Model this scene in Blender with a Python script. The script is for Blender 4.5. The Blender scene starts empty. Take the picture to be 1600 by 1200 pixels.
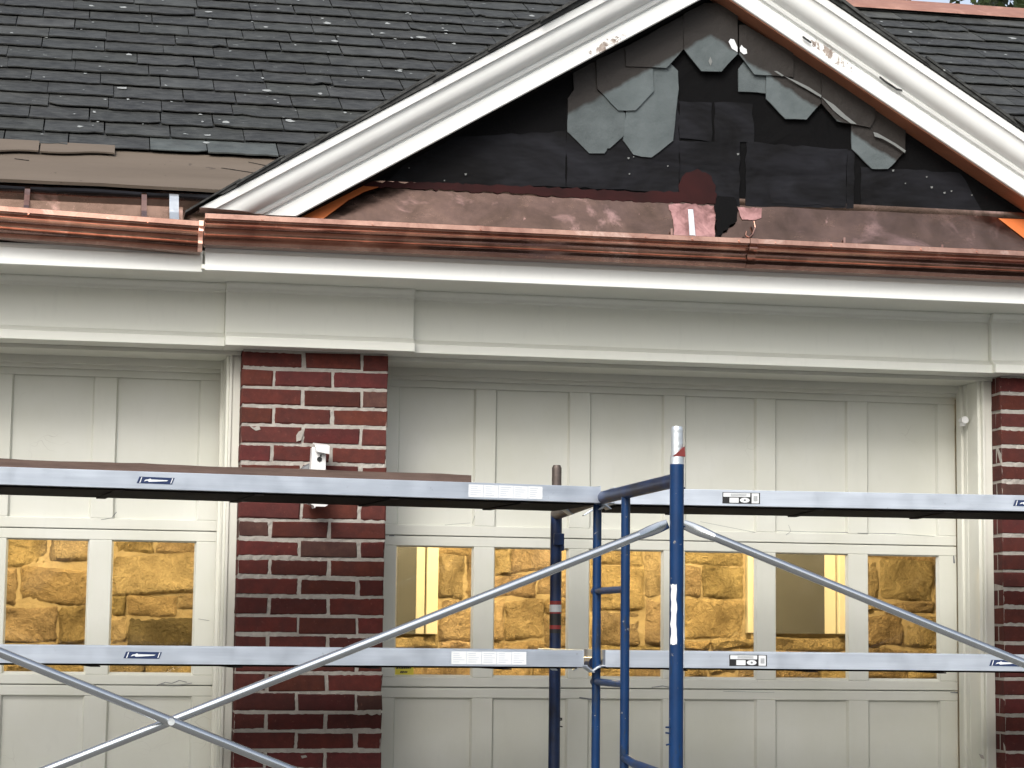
import bpy, bmesh, math, random
from mathutils import Vector, Matrix
random.seed(7)
S = bpy.context.scene
COL = S.collection
rad = math.radians

# ------------------------------------------------------------------ camera
FPX, PITCH, ROLL, YAW = 3451.6, 0.112716, 0.011688, 0.187638
CAM = Vector((-0.517, -7.9, 1.45))
F_ = Vector((math.sin(YAW)*math.cos(PITCH), math.cos(YAW)*math.cos(PITCH), math.sin(PITCH)))
r0 = Vector((math.cos(YAW), -math.sin(YAW), 0)); u0 = r0.cross(F_)
R_ = r0*math.cos(ROLL) + u0*math.sin(ROLL)
U_ = -r0*math.sin(ROLL) + u0*math.cos(ROLL)
cd = bpy.data.cameras.new('camera'); cam = bpy.data.objects.new('camera', cd); COL.objects.link(cam)
cam.matrix_world = Matrix(((R_.x, U_.x, -F_.x, CAM.x), (R_.y, U_.y, -F_.y, CAM.y), (R_.z, U_.z, -F_.z, CAM.z), (0, 0, 0, 1)))
cd.sensor_width = 36; cd.lens = FPX/1600*36; cd.clip_end = 500; cd.clip_start = .1
S.camera = cam

# ------------------------------------------------------------------ world and light
w = bpy.data.worlds.new('World'); S.world = w; w.use_nodes = True
nt = w.node_tree; bg = nt.nodes['Background']
sky = nt.nodes.new('ShaderNodeTexSky'); sky.sky_type = 'NISHITA'; sky.sun_disc = False
SUN_EL, SUN_AZ = 39, 207          # azimuth: direction towards the sun, degrees clockwise from +Y
sky.sun_elevation = rad(SUN_EL); sky.sun_rotation = rad(SUN_AZ)
sky.dust_density = 4; sky.air_density = 1.0; sky.ozone_density = 1.0
hs = nt.nodes.new('ShaderNodeHueSaturation'); hs.inputs['Saturation'].default_value = .55; hs.inputs['Value'].default_value = 1.15   # thin overcast
nt.links.new(sky.outputs[0], hs.inputs['Color']); nt.links.new(hs.outputs[0], bg.inputs[0]); bg.inputs[1].default_value = 0.14
sl = bpy.data.lights.new('sun', 'SUN'); sl.energy = 1.35; sl.angle = rad(24); sl.color = (1, .985, .955)
so = bpy.data.objects.new('sun', sl); COL.objects.link(so)
sd = Vector((math.sin(rad(SUN_AZ))*math.cos(rad(SUN_EL)), math.cos(rad(SUN_AZ))*math.cos(rad(SUN_EL)), math.sin(rad(SUN_EL))))
so.rotation_euler = sd.to_track_quat('Z', 'Y').to_euler()
S.view_settings.view_transform = 'Standard'; S.view_settings.look = 'None'
S.view_settings.exposure = 0.47; S.view_settings.gamma = 1
S.view_settings.use_curve_mapping = False
# warm lamps hanging inside the garage (the photograph shows them lit)
for lx, ly in ((-1.0, 3.5), (1.5, 3.5), (3.2, 3.5)):
    l = bpy.data.lights.new('garage_lamp', 'POINT'); l.energy = 108; l.color = (1, .77, .39); l.shadow_soft_size = .07
    lo = bpy.data.objects.new('garage_lamp', l); lo.location = (lx, ly, 2.45); COL.objects.link(lo)

def bp(px, py, y=None, z=None):
    "point where the sight line of photo pixel (1600x1200) meets the plane y= or z="
    d = F_ + R_*((px-800)/FPX) - U_*((py-600)/FPX)
    t = (y-CAM.y)/d.y if y is not None else (z-CAM.z)/d.z
    return CAM + d*t

# ------------------------------------------------------------------ materials
def nd(nt, t, **k):
    n = nt.nodes.new(t)
    for a, v in k.items():
        if a in n.inputs: n.inputs[a].default_value = v
        else: setattr(n, a, v)
    return n
def lk(nt, a, b): nt.links.new(a, b)
def noise(nt, scale, detail=4, rough=.55, vec=None, stretch=None, dist=0):
    tc = nt.nodes.new('ShaderNodeTexCoord')
    n = nt.nodes.new('ShaderNodeTexNoise'); n.inputs['Scale'].default_value = scale
    n.inputs['Detail'].default_value = detail; n.inputs['Roughness'].default_value = rough; n.inputs['Distortion'].default_value = dist
    if stretch:
        m = nt.nodes.new('ShaderNodeMapping'); m.inputs['Scale'].default_value = stretch
        lk(nt, tc.outputs['Object'], m.inputs[0]); lk(nt, m.outputs[0], n.inputs['Vector'])
    else: lk(nt, tc.outputs['Object'], n.inputs['Vector'])
    return n.outputs['Fac']
def ramp(nt, fac, stops):
    r = nt.nodes.new('ShaderNodeValToRGB'); e = r.color_ramp.elements
    while len(e) < len(stops): e.new(.5)
    for q, (p, c) in zip(e, stops):
        q.position = p; q.color = (c, c, c, 1) if isinstance(c, (int, float)) else (*c, 1)
    lk(nt, fac, r.inputs[0]); return r.outputs[0]
def mix(nt, fac, a, b, mode='MIX'):
    m = nt.nodes.new('ShaderNodeMix'); m.data_type = 'RGBA'; m.blend_type = mode
    for s, v in ((m.inputs[0], fac), (m.inputs[6], a), (m.inputs[7], b)):
        if isinstance(v, bpy.types.NodeSocket): lk(nt, v, s)
        elif isinstance(v, (int, float)): s.default_value = v if s == m.inputs[0] else (v, v, v, 1)
        else: s.default_value = (*v, 1)
    return m.outputs[2]
def attr(nt, name='tone'):
    a = nt.nodes.new('ShaderNodeAttribute'); a.attribute_name = name; return a.outputs['Color']
def bump(nt, b, h, strength=.3, dist=.002):
    n = nt.nodes.new('ShaderNodeBump'); n.inputs['Strength'].default_value = strength; n.inputs['Distance'].default_value = dist
    lk(nt, h, n.inputs['Height'])
    prev = b.inputs['Normal'].links[0].from_socket if b.inputs['Normal'].links else None
    if prev: lk(nt, prev, n.inputs['Normal'])
    lk(nt, n.outputs[0], b.inputs['Normal'])
def mat(name, col=(.5, .5, .5), rough=.6, metal=0, spec=.5):
    m = bpy.data.materials.new(name); m.use_nodes = True
    b = m.node_tree.nodes['Principled BSDF']
    b.inputs['Base Color'].default_value = (*col, 1); b.inputs['Roughness'].default_value = rough
    b.inputs['Metallic'].default_value = metal; b.inputs['Specular IOR Level'].default_value = spec
    return m, m.node_tree, b

def paint(name, col, wear=.0, dirt=.25):
    m, t, b = mat(name, col, .42)
    n1 = noise(t, 3, 5); n2 = noise(t, 40, 4, .6, stretch=(1, 1, .25))
    c = mix(t, ramp(t, n1, [(.3, 0), (.75, dirt)]), col, tuple(x*.80 for x in col[:2]) + (col[2]*.70,))
    c = mix(t, ramp(t, n2, [(.55, 0), (.8, .35)]), c, tuple(x*.86 for x in col))
    if wear:
        # hairline cracks and bare flakes of old paint
        v = t.nodes.new('ShaderNodeTexVoronoi'); v.feature = 'DISTANCE_TO_EDGE'; v.inputs['Scale'].default_value = 6
        tc = t.nodes.new('ShaderNodeTexCoord'); mp = t.nodes.new('ShaderNodeMapping'); mp.inputs['Scale'].default_value = (1, 1, 3.2)
        ad = t.nodes.new('ShaderNodeVectorMath'); ns = t.nodes.new('ShaderNodeTexNoise'); ns.inputs['Scale'].default_value = 9
        lk(t, tc.outputs['Object'], ns.inputs['Vector']); lk(t, tc.outputs['Object'], ad.inputs[0])
        sc = t.nodes.new('ShaderNodeVectorMath'); sc.operation = 'SCALE'; sc.inputs[3].default_value = .12
        lk(t, ns.outputs['Color'], sc.inputs[0]); lk(t, sc.outputs[0], ad.inputs[1])
        lk(t, ad.outputs[0], mp.inputs[0]); lk(t, mp.outputs[0], v.inputs['Vector'])
        crack = ramp(t, v.outputs['Distance'], [(0, 1), (.006, 0)])
        msk = ramp(t, noise(t, 2.3, 3), [(.60, 0), (.66, 1)])
        k = mix(t, 1.0, crack, msk, 'MULTIPLY')
        k2 = mix(t, wear, 0, k)
        c = mix(t, k2, c, (.16, .14, .11))
        bump(t, b, k2, -.6, .002)
    lk(t, c, b.inputs['Base Color'])
    bump(t, b, noise(t, 90, 3, stretch=(1, 1, .3)), .12, .001)
    bump(t, b, noise(t, 7, 3), .12, .004)
    return m

M = {}
M['trim'] = paint('cream_trim_paint', (.775, .785, .72), 0, .12)
M['fascia'] = paint('white_fascia_paint', (.83, .85, .82), 0, .06)
M['door'] = paint('old_door_paint', (.635, .64, .585), .55, .5)
M['casing'] = paint('casing_paint', (.68, .68, .62), .0, .45)
# rake paint: brighter white, bare wood showing where it has flaked off
m, t, b = mat('flaking_white_paint', (.8, .8, .8), .45)
fl = ramp(t, noise(t, 26, 6, .75, dist=1.0), [(.47, 0), (.52, 1)])
def spot(t, px, py, rx, rz, slope):
    c0 = bp(px, py, y=-.35)-Vector((1.6, 0, 0))
    tc = t.nodes.new('ShaderNodeTexCoord'); mp = t.nodes.new('ShaderNodeMapping'); mp.vector_type = 'TEXTURE'
    mp.inputs['Location'].default_value = (c0.x, 0, c0.z); mp.inputs['Rotation'].default_value = (0, slope, 0); mp.inputs['Scale'].default_value = (rx, 1e5, rz)
    ln = t.nodes.new('ShaderNodeVectorMath'); ln.operation = 'LENGTH'; lk(t, tc.outputs['Object'], mp.inputs[0]); lk(t, mp.outputs[0], ln.inputs[0])
    ad = nd(t, 'ShaderNodeMath', operation='MULTIPLY_ADD'); lk(t, noise(t, 30, 4, .7), ad.inputs[0]); ad.inputs[1].default_value = 1.6; lk(t, ln.outputs['Value'], ad.inputs[2])
    return ramp(t, ad.outputs[0], [(.0, 1), (.01, 1), (.99, .0), (1, 0)]), ad.outputs[0]
def spotmask(t, *a):
    v = spot(t, *a)[1]; q = nd(t, 'ShaderNodeMath', operation='LESS_THAN'); lk(t, v, q.inputs[0]); q.inputs[1].default_value = 1.40; return q.outputs[0]
q1 = spotmask(t, 952, 68, .115, .030, -math.atan(.6)); q2 = spotmask(t, 1298, 83, .14, .030, math.atan(.6))
mxx = nd(t, 'ShaderNodeMath', operation='MAXIMUM'); lk(t, q1, mxx.inputs[0]); lk(t, q2, mxx.inputs[1])
k = mix(t, 1.0, fl, mxx.outputs[0], 'MULTIPLY')
st = ramp(t, noise(t, 5, 5, .6), [(.35, 0), (.8, .5)])
c = mix(t, st, (.80, .82, .80), (.69, .69, .66)); c = mix(t, k, c, ramp(t, noise(t, 60, 3), [(.3, (.16, .12, .10)), (.7, (.42, .36, .31))]))
lk(t, c, b.inputs['Base Color']); bump(t, b, k, -.8, .002); bump(t, b, noise(t, 14, 4), .12, .002); M['rake'] = m

m, t, b = mat('red_brick', (.2, .05, .04), .88, spec=.25)
ns = noise(t, 30, 6, .65)
c = mix(t, ramp(t, ns, [(.25, 0), (.8, 1)]), (.070, .0175, .0145), (.125, .031, .024))
c = mix(t, 1.0, c, attr(t), 'MULTIPLY')
c = mix(t, ramp(t, noise(t, 13, 6, .7), [(.42, 0), (.72, .75)]), c, (.050, .020, .019)); c = mix(t, ramp(t, noise(t, 70, 4, .7), [(.60, 0), (.72, .5)]), c, (.19, .075, .055))
c = mix(t, ramp(t, noise(t, 26, 2), [(.79, 0), (.81, .8)]), c, (.55, .50, .46))
lk(t, c, b.inputs['Base Color']); bump(t, b, ns, .5, .004); bump(t, b, noise(t, 160, 3), .3, .001); M['brick'] = m
m, t, b = mat('lime_mortar', (.5, .47, .42), .95, spec=.1)
ns = noise(t, 55, 5, .7)
c = mix(t, ns, (.27, .25, .22), (.52, .49, .445)); c = mix(t, ramp(t, noise(t, 6, 3), [(.5, 0), (.8, .6)]), c, (.22, .19, .165))
lk(t, c, b.inputs['Base Color']); bump(t, b, ns, .8, .006); M['mortar'] = m

# slate
def slate_mat(name, lo, hi, spots, rough=.62):
    m, t, b = mat(name, lo, rough, spec=.35)
    c = mix(t, ramp(t, noise(t, 9, 6, .6), [(.3, 0), (.75, 1)]), lo, hi)
    c = mix(t, 1.0, c, attr(t), 'MULTIPLY')
    if spots:
        s1 = ramp(t, noise(t, 24, 3, .55, stretch=(1.0, 1.6, 1.6)), [(.712, 0), (.728, 1)])
        s2 = ramp(t, noise(t, 3.1, 2), [(.42, 0), (.56, 1)])
        c = mix(t, mix(t, spots, 0, mix(t, 1.0, s1, s2, 'MULTIPLY')), c, (.36, .39, .38))
    if spots: c = mix(t, ramp(t, noise(t, 60, 4, .75, stretch=(.35, 1, 1)), [(.42, 0), (.75, .55)]), c, (.115, .12, .112))
    lk(t, c, b.inputs['Base Color']); bump(t, b, noise(t, 22, 6, .7), .7, .006); bump(t, b, noise(t, 120, 3, stretch=(1, .3, .3)), .25, .001)
    return m
M['slate'] = slate_mat('roof_slate', (.014, .0145, .014), (.043, .045, .043), .95)
m = slate_mat('gable_slate', (.062, .077, .079), (.105, .125, .129), 0); t = m.node_tree; b = t.nodes['Principled BSDF']
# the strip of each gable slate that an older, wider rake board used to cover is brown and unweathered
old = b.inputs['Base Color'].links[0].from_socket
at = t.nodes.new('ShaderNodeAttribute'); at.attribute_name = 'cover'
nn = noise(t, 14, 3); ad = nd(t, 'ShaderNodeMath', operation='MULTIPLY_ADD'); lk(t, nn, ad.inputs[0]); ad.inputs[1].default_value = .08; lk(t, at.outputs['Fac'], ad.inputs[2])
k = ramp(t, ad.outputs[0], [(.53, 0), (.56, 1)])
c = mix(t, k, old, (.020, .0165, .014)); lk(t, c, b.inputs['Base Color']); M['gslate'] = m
m, t, b = mat('underlay_board', (.2, .17, .15), .8, spec=.2)
c = mix(t, noise(t, 3, 6, .6, stretch=(.5, 3, 3)), (.10, .080, .062), (.165, .135, .108)); c = mix(t, ramp(t, noise(t, 25, 3), [(.68, 0), (.72, .5)]), c, (.05, .04, .035))
lk(t, c, b.inputs['Base Color']); bump(t, b, noise(t, 5, 4, stretch=(.4, 2, 2)), .5, .01); M['deck'] = m
m, t, b = mat('black_felt', (.01, .01, .011), .9, spec=.08)
lk(t, mix(t, noise(t, 5, 5), (.003, .003, .0032), (.007, .007, .0075)), b.inputs['Base Color']); bump(t, b, noise(t, 5, 4, dist=1), .6, .02); M['felt'] = m
m, t, b = mat('grey_felt', (.02, .02, .024), .75, spec=.15)
lk(t, mix(t, ramp(t, noise(t, 4.5, 5, .6, stretch=(.8, 1, 1.5), dist=.8), [(.38, 0), (.68, 1)]), (.0035, .0035, .004), (.013, .0135, .017)), b.inputs['Base Color']); bump(t, b, noise(t, 6, 3, stretch=(.5, 1, 1.4)), .7, .03); M['felt2'] = m
m, t, b = mat('red_rosin_paper', (.07, .012, .014), .8, spec=.2)
lk(t, mix(t, noise(t, 9, 5), (.010, .004, .004), (.045, .009, .009)), b.inputs['Base Color']); M['redpaper'] = m

# metals
def copper(name, c1, c2, c3, r1, r2, wav=.5, metal=1):
    m, t, b = mat(name, c1, .3, metal)
    c = mix(t, ramp(t, noise(t, 7, 6, .65, dist=.6), [(.35, 0), (.7, 1)]), c1, c2)
    c = mix(t, ramp(t, noise(t, 3.2, 5, .6, dist=1.5), [(.58, 0), (.70, .8)]), c, c3); c = mix(t, ramp(t, noise(t, 11, 6, .75, dist=2), [(.66, 0), (.70, .7)]), c, c3)
    lk(t, c, b.inputs['Base Color'])
    lk(t, ramp(t, noise(t, 16, 5, .7, stretch=(.4, 1, 1)), [(.3, r1), (.75, r2)]), b.inputs['Roughness'])
    bump(t, b, noise(t, 4, 4, stretch=(1, 1.3, 1.3)), wav, .010); bump(t, b, noise(t, 60, 3), .10, .001)
    return m
M['copper'] = copper('new_copper', (.66, .40, .31), (.38, .20, .155), (.88, .62, .52), .10, .24, .12)
M['flash'] = copper('mottled_copper_sheet', (.255, .165, .13), (.15, .10, .075), (.58, .36, .31), .12, .34, .30)
M['orange'] = copper('bright_orange_copper', (.85, .24, .07), (.70, .20, .06), (.9, .32, .12), .42, .62, .2, .55)
M['soffitcop'] = copper('brown_copper_soffit', (.42, .185, .105), (.34, .14, .08), (.46, .20, .11), .5, .7, .2, .35)
M['palecopper'] = mat('pale_copper_edge', (.82, .52, .42), .45, .6)[0]
M['ridgecop'] = copper('brown_ridge_copper', (.46, .25, .19), (.34, .17, .13), (.62, .36, .28), .4, .6, .2, .4)
m, t, b = mat('lead_strap', (.74, .78, .80), .35, .8); bump(t, b, noise(t, 60, 4), .6, .003); M['strap'] = m
m, t, b = mat('pink_sealant', (.6, .3, .3), .5, .3)
lk(t, mix(t, ramp(t, noise(t, 14, 5, .6, dist=1), [(.35, 0), (.6, 1)]), (.16, .075, .07), (.40, .215, .21)), b.inputs['Base Color']); bump(t, b, noise(t, 12, 4, dist=1), .5, .01); M['pink'] = m
m, t, b = mat('aluminium', (.66, .69, .73), .4, 1)
c = mix(t, noise(t, 14, 6, .7, stretch=(.10, 1, 2.5)), (.38, .43, .50), (.74, .80, .87)); c = mix(t, ramp(t, noise(t, 30, 4, .7), [(.66, 0), (.72, .55)]), c, (.26, .28, .31))
lk(t, c, b.inputs['Base Color']); lk(t, ramp(t, noise(t, 12, 5), [(.3, .34), (.7, .55)]), b.inputs['Roughness']); bump(t, b, noise(t, 40, 3, stretch=(.2, 1, 1)), .15, .001); bump(t, b, noise(t, 5, 3), .2, .004); b.inputs['Metallic'].default_value = .8; M['alu'] = m
m, t, b = mat('galvanised_tube', (.6, .63, .65), .32, 1)
lk(t, mix(t, noise(t, 18, 5, .6), (.50, .53, .55), (.64, .67, .69)), b.inputs['Base Color']); lk(t, ramp(t, noise(t, 14, 4), [(.3, .20), (.7, .27)]), b.inputs['Roughness']); M['galv'] = m
m, t, b = mat('blue_enamel', (.01, .06, .26), .38, 0, .35)
c = mix(t, ramp(t, noise(t, 8, 4), [(.35, 0), (.75, 1)]), (.0012, .022, .080), (.002, .034, .120)); c = mix(t, ramp(t, noise(t, 22, 5, .7, stretch=(1, 1, .25)), [(.55, 0), (.62, .8)]), c, (.012, .022, .04))
c = mix(t, ramp(t, noise(t, 45, 4, .7), [(.665, 0), (.685, .9)]), c, (.22, .21, .20))
lk(t, c, b.inputs['Base Color']); bump(t, b, noise(t, 70, 3), .15, .001); M['blue'] = m
m, t, b = mat('dark_blue_enamel', (.004, .012, .05), .4, 0)
lk(t, mix(t, ramp(t, noise(t, 9, 4), [(.4, 0), (.7, 1)]), (.002, .005, .022), (.004, .028, .11)), b.inputs['Base Color']); M['dkblue'] = m
m, t, b = mat('rusty_steel', (.10, .08, .07), .55, .7)
lk(t, mix(t, noise(t, 25, 5, .7), (.06, .05, .045), (.22, .18, .16)), b.inputs['Base Color']); M['steel'] = m
m, t, b = mat('grey_scaffold_board', (.2, .16, .14), .85, spec=.2)
lk(t, mix(t, noise(t, 16, 6, .75, stretch=(.25, 3, 5)), (.035, .022, .018), (.20, .14, .115)), b.inputs['Base Color']); bump(t, b, noise(t, 9, 5, stretch=(.3, 4, 4)), .5, .004); M['wood'] = m
m, t, b = mat('plywood_deck_underside', (.012, .010, .009), .9, spec=.1); M['darkdeck'] = m
M['white'] = mat('white_plastic', (.78, .78, .77), .4)[0]
M['dark'] = mat('dark_plastic', (.012, .012, .013), .4)[0]
M['grey'] = mat('grey_rubber', (.14, .15, .16), .6)[0]
M['labelblue'] = mat('navy_label', (.012, .028, .09), .4)[0]
M['labelwhite'] = paint('white_label', (.74, .77, .80), 0, .5)
M['labelink'] = mat('faint_label_ink', (.48, .52, .58), .6)[0]
m, t, b = mat('bare_grey_wood', (.3, .26, .22), .8)
lk(t, mix(t, ramp(t, noise(t, 50, 5, .7, stretch=(.5, 1, 1.5)), [(.40, 0), (.6, 1)]), (.10, .075, .06), (.55, .52, .48)), b.inputs['Base Color']); M['barewood'] = m
M['drip'] = mat('pale_drip', (.17, .18, .175), .7)[0]
M['chip'] = mat('pale_chip', (.27, .285, .28), .7)[0]
M['yellow'] = mat('yellow_label', (.62, .52, .04), .5)[0]
M['redtape'] = mat('red_tape', (.30, .03, .025), .5)[0]
M['primer'] = mat('red_oxide_primer', (.16, .018, .015), .55)[0]
# window glass: clear pane with a surface reflection
m, t, b = mat('window_glass'); t.nodes.remove(b); out = t.nodes['Material Output']
tr = t.nodes.new('ShaderNodeBsdfTransparent'); tr.inputs[0].default_value = (.95, .95, .93, 1); gl = t.nodes.new('ShaderNodeBsdfGlossy'); gl.inputs['Roughness'].default_value = .03
fr = t.nodes.new('ShaderNodeFresnel'); fr.inputs[0].default_value = 1.5; mx = t.nodes.new('ShaderNodeMixShader')
lk(t, fr.outputs[0], mx.inputs[0]); lk(t, tr.outputs[0], mx.inputs[1]); lk(t, gl.outputs[0], mx.inputs[2]); lk(t, mx.outputs[0], out.inputs[0]); M['glass'] = m
# interior
m, t, b = mat('quarry_stone', (.3, .24, .16), .85, spec=.25)
n0 = noise(t, 5, 7, .68, dist=.6)
c = mix(t, ramp(t, n0, [(.32, 0), (.68, 1)]), (.17, .125, .07), (.44, .345, .21)); c = mix(t, 1.0, c, attr(t), 'MULTIPLY')
lk(t, c, b.inputs['Base Color']); bump(t, b, n0, 1, .08); bump(t, b, noise(t, 24, 6, .7, dist=1), 1, .03); M['stone'] = m
m, t, b = mat('rough_wall_mortar', (.5, .42, .28), .95)
lk(t, mix(t, noise(t, 12, 5), (.20, .155, .09), (.37, .295, .185)), b.inputs['Base Color']); bump(t, b, noise(t, 10, 5), .8, .03); M['smortar'] = m
M['inpaint'] = paint('yellowed_window_paint', (.52, .49, .42), 0, .3)
M['plaster'] = mat('garage_plaster', (.42, .38, .31), .9)[0]
M['concrete'] = mat('garage_floor_concrete', (.25, .24, .22), .9)[0]
m, t, b = mat('evening_glass', (.09, .085, .075), .25, 0, .6)
lk(t, mix(t, noise(t, 2, 3), (.050, .052, .055), (.080, .082, .085)), b.inputs['Base Color']); M['duskglass'] = m
m, t, b = mat('driveway_concrete', (.2, .2, .19), .9)
lk(t, mix(t, noise(t, 3, 6, .7), (.12, .118, .112), (.22, .216, .205)), b.inputs['Base Color']); bump(t, b, noise(t, 90, 3), .5, .004); M['asphalt'] = m
m, t, b = mat('bark', (.06, .045, .035), .9); bump(t, b, noise(t, 14, 4, stretch=(1, 1, .2)), 1, .03); M['bark'] = m
m, t, b = mat('tree_leaf', (.045, .075, .02), .55)
lk(t, mix(t, 1.0, (.055, .085, .022), attr(t), 'MULTIPLY'), b.inputs['Base Color']); M['leaf'] = m

# ------------------------------------------------------------------ mesh helpers
class MB:
    def __init__(s): s.v = []; s.f = []; s.m = []; s.t = []; s.mi = 0; s.tone = 1.0
    def add(s, vs, fs):
        o = len(s.v); s.v += [Vector(p) for p in vs]
        for f in fs: s.f.append([i+o for i in f]); s.m.append(s.mi); s.t.append(s.tone)
        return s
    def box(s, x0, x1, y0, y1, z0, z1):
        return s.add([(x0,y0,z0),(x1,y0,z0),(x1,y1,z0),(x0,y1,z0),(x0,y0,z1),(x1,y0,z1),(x1,y1,z1),(x0,y1,z1)],
                     [(0,3,2,1),(4,5,6,7),(0,1,5,4),(1,2,6,5),(2,3,7,6),(3,0,4,7)])
    def chbox(s, x0, x1, y0, y1, z0, z1, c=.003, j=0):
        "box whose front (low y) edges are rounded off"
        J = lambda: random.uniform(-j, j)
        vs = []
        for y, k in ((y1, 0), (y0+c, 0), (y0, c)):
            for x, z in ((x0+k, z0+k), (x1-k, z0+k), (x1-k, z1-k), (x0+k, z1-k)): vs.append((x+J(), y, z+J()))
        fs = [(0,1,2,3), (11,10,9,8)]
        for a in (0, 4):
            for i in range(4): q = (i+1) % 4; fs.append((a+i, a+4+i, a+4+q, a+q))
        return s.add(vs, fs)
    def prism(s, poly, d):
        "extrude a 3D polygon by vector d"
        n = len(poly); d = Vector(d); P = [Vector(p) for p in poly]
        return s.add(P+[p+d for p in P], [tuple(range(n)), tuple(range(2*n-1, n-1, -1))]+[(i, n+i, n+(i+1) % n, (i+1) % n) for i in range(n)])
    def tube(s, a, b, r, n=20, r2=None, cap=True):
        a, b = Vector(a), Vector(b); r2 = r if r2 is None else r2
        q = (b-a).to_track_quat('Z', 'Y'); vs = []
        for p, rr in ((a, r), (b, r2)):
            for i in range(n): vs.append(p+q @ Vector((rr*math.cos(2*math.pi*i/n), rr*math.sin(2*math.pi*i/n), 0)))
        fs = [(i, (i+1) % n, n+(i+1) % n, n+i) for i in range(n)]
        if cap: fs += [tuple(range(n-1, -1, -1)), tuple(range(n, 2*n))]
        return s.add(vs, fs)
    def rings(s, rs, cap=True):
        n = len(rs[0]); vs = [p for r in rs for p in r]; fs = []
        for k in range(len(rs)-1):
            for i in range(n): j = (i+1) % n; fs.append((k*n+i, k*n+j, k*n+n+j, k*n+n+i))
        if cap: fs += [tuple(range(n-1, -1, -1)), tuple(range((len(rs)-1)*n, len(rs)*n))]
        return s.add(vs, fs)
    def build(s, name, mats, parent=None, base=None, bevel=0, smooth=None, **props):
        me = bpy.data.meshes.new(name)
        base = Vector(base) if base is not None else (Vector(parent['_b']) if parent is not None else Vector((0, 0, 0)))
        me.from_pydata([tuple(p-base) for p in s.v], [], s.f)
        for mm in (mats if isinstance(mats, (list, tuple)) else [mats]): me.materials.append(M[mm])
        me.polygons.foreach_set('material_index', s.m)
        ca = me.color_attributes.new('tone', 'FLOAT_COLOR', 'CORNER'); li = 0
        for p, tt in zip(me.polygons, s.t):
            if isinstance(tt, (int, float)): tt = (tt, tt, tt)
            for l in p.loop_indices: ca.data[l].color = (*tt, 1)
        bm = bmesh.new(); bm.from_mesh(me); bmesh.ops.recalc_face_normals(bm, faces=bm.faces); bm.to_mesh(me); bm.free()
        if smooth: me.shade_smooth(); me.set_sharp_from_angle(angle=rad(smooth))
        o = bpy.data.objects.new(name, me); COL.objects.link(o)
        if parent is not None: o.parent = parent
        else: o.location = base
        if parent is not None: o['_b'] = list(base)
        if bevel:
            bv = o.modifiers.new('bevel', 'BEVEL'); bv.width = bevel; bv.segments = 2; bv.limit_method = 'ANGLE'; bv.angle_limit = rad(40)
        for a, v in props.items(): o[a] = v
        return o

def thing(name, label, category, base, group=None):
    o = bpy.data.objects.new(name, None); COL.objects.link(o); o.location = base; o.empty_display_size = .1
    o['label'] = label; o['category'] = category; o['_b'] = list(base)
    if group: o['group'] = group
    return o
def sub(parent):        # sub-parts hang from a part: same base, no extra offset
    return parent
def U(a, b): return random.uniform(a, b)

# ------------------------------------------------------------------ ground
g = MB(); g.add([(-60, -60, 0), (60, -60, 0), (60, 60, 0), (-60, 60, 0)], [(0, 1, 2, 3)])
g.build('driveway', 'asphalt', kind='structure')

# ------------------------------------------------------------------ the garage
B = thing('garage_building', 'red brick and cream garage with stripped slate gable and new copper gutters', 'garage', (1.6, 0, 0))

# --- brick piers
CO = .0677; J = .0108
def pier(x0, x1, first_a, width_b, ztop):
    k = MB(); d = .10
    zj = 2.392                                   # a bed joint
    n0 = int((zj)/CO)
    z = zj - n0*CO
    i = n0
    while z < ztop:
        zt = min(z+CO-J, ztop+.02)
        A = (i % 2 == 0)                         # course just above zj is pattern A
        xs = [x0]
        p = x0 + (first_a if A else width_b)
        while p < x1-.03: xs.append(p); p += .2105
        xs.append(x1)
        for a, c in zip(xs, xs[1:]):
            aa = a + (0 if a == x0 else J/2) + U(-.0015, .0015); cc = c - (0 if c == x1 else J/2) + U(-.0015, .0015)
            v = U(.72, 1.2); k.tone = (v*U(.95, 1.08), v*U(.88, 1.15), v*U(.88, 1.15))
            if random.random() < .06: k.tone = (v*1.02, v*2.0, v*2.0)
            yf = U(-.002, .002)
            # corner bricks show their end on the reveal: alternate courses split there
            if (a == x0 or c == x1) and A:
                k.chbox(aa, cc, yf, .046, z+U(-.001, .001), zt+U(-.001, .001), .0045, .0026)
                e0, e1 = (aa, aa+.09) if a == x0 else (cc-.09, cc)
                k.tone = tuple(q*U(.85, 1.1) for q in k.tone)
                k.box(e0+.0005, e1-.0005, .056, .30, z, zt)
            else:
                k.chbox(aa, cc, yf, .098, z+U(-.001, .001), zt+U(-.001, .001), .0045, .0026)
                if a == x0 or c == x1:
                    e0, e1 = (aa, aa+.09) if a == x0 else (cc-.09, cc)
                    k.box(e0+.0005, e1-.0005, .108, .30, z, zt)
        z += CO; i -= 1
    # mortar body, set back a little, with a wavy face
    k.mi = 1; k.tone = 1
    nx, nz = int((x1-x0)/.012), int(ztop/.012); vs = []; fs = []
    for a in range(nx+1):
        for c in range(nz+1):
            vs.append((x0+.0025+(x1-x0-.005)*a/nx, .0035+U(-.0016, .0016), ztop*c/nz))
    for a in range(nx):
        for c in range(nz): q = a*(nz+1)+c; fs.append((q, q+nz+1, q+nz+2, q+1))
    k.add(vs, fs); k.box(x0+.0025, x1-.0025, .006, .34, 0, ztop)
    return k
pier(0, .525, .220, .114, 2.46).build('brick_pier', ['brick', 'mortar'], B)
pier(2.885, 3.45, .26, .31, 2.46).build('brick_pier', ['brick', 'mortar'], B)
pier(-2.95, -2.415, .22, .114, 2.46).build('brick_pier', ['brick', 'mortar'], B)
for a, b_ in ((3.45, 5.2), (-4.6, -2.95)): k = MB(); k.box(a, b_, .01, .34, 0, 2.46); k.build('side_wall', 'brick', B)

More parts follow.
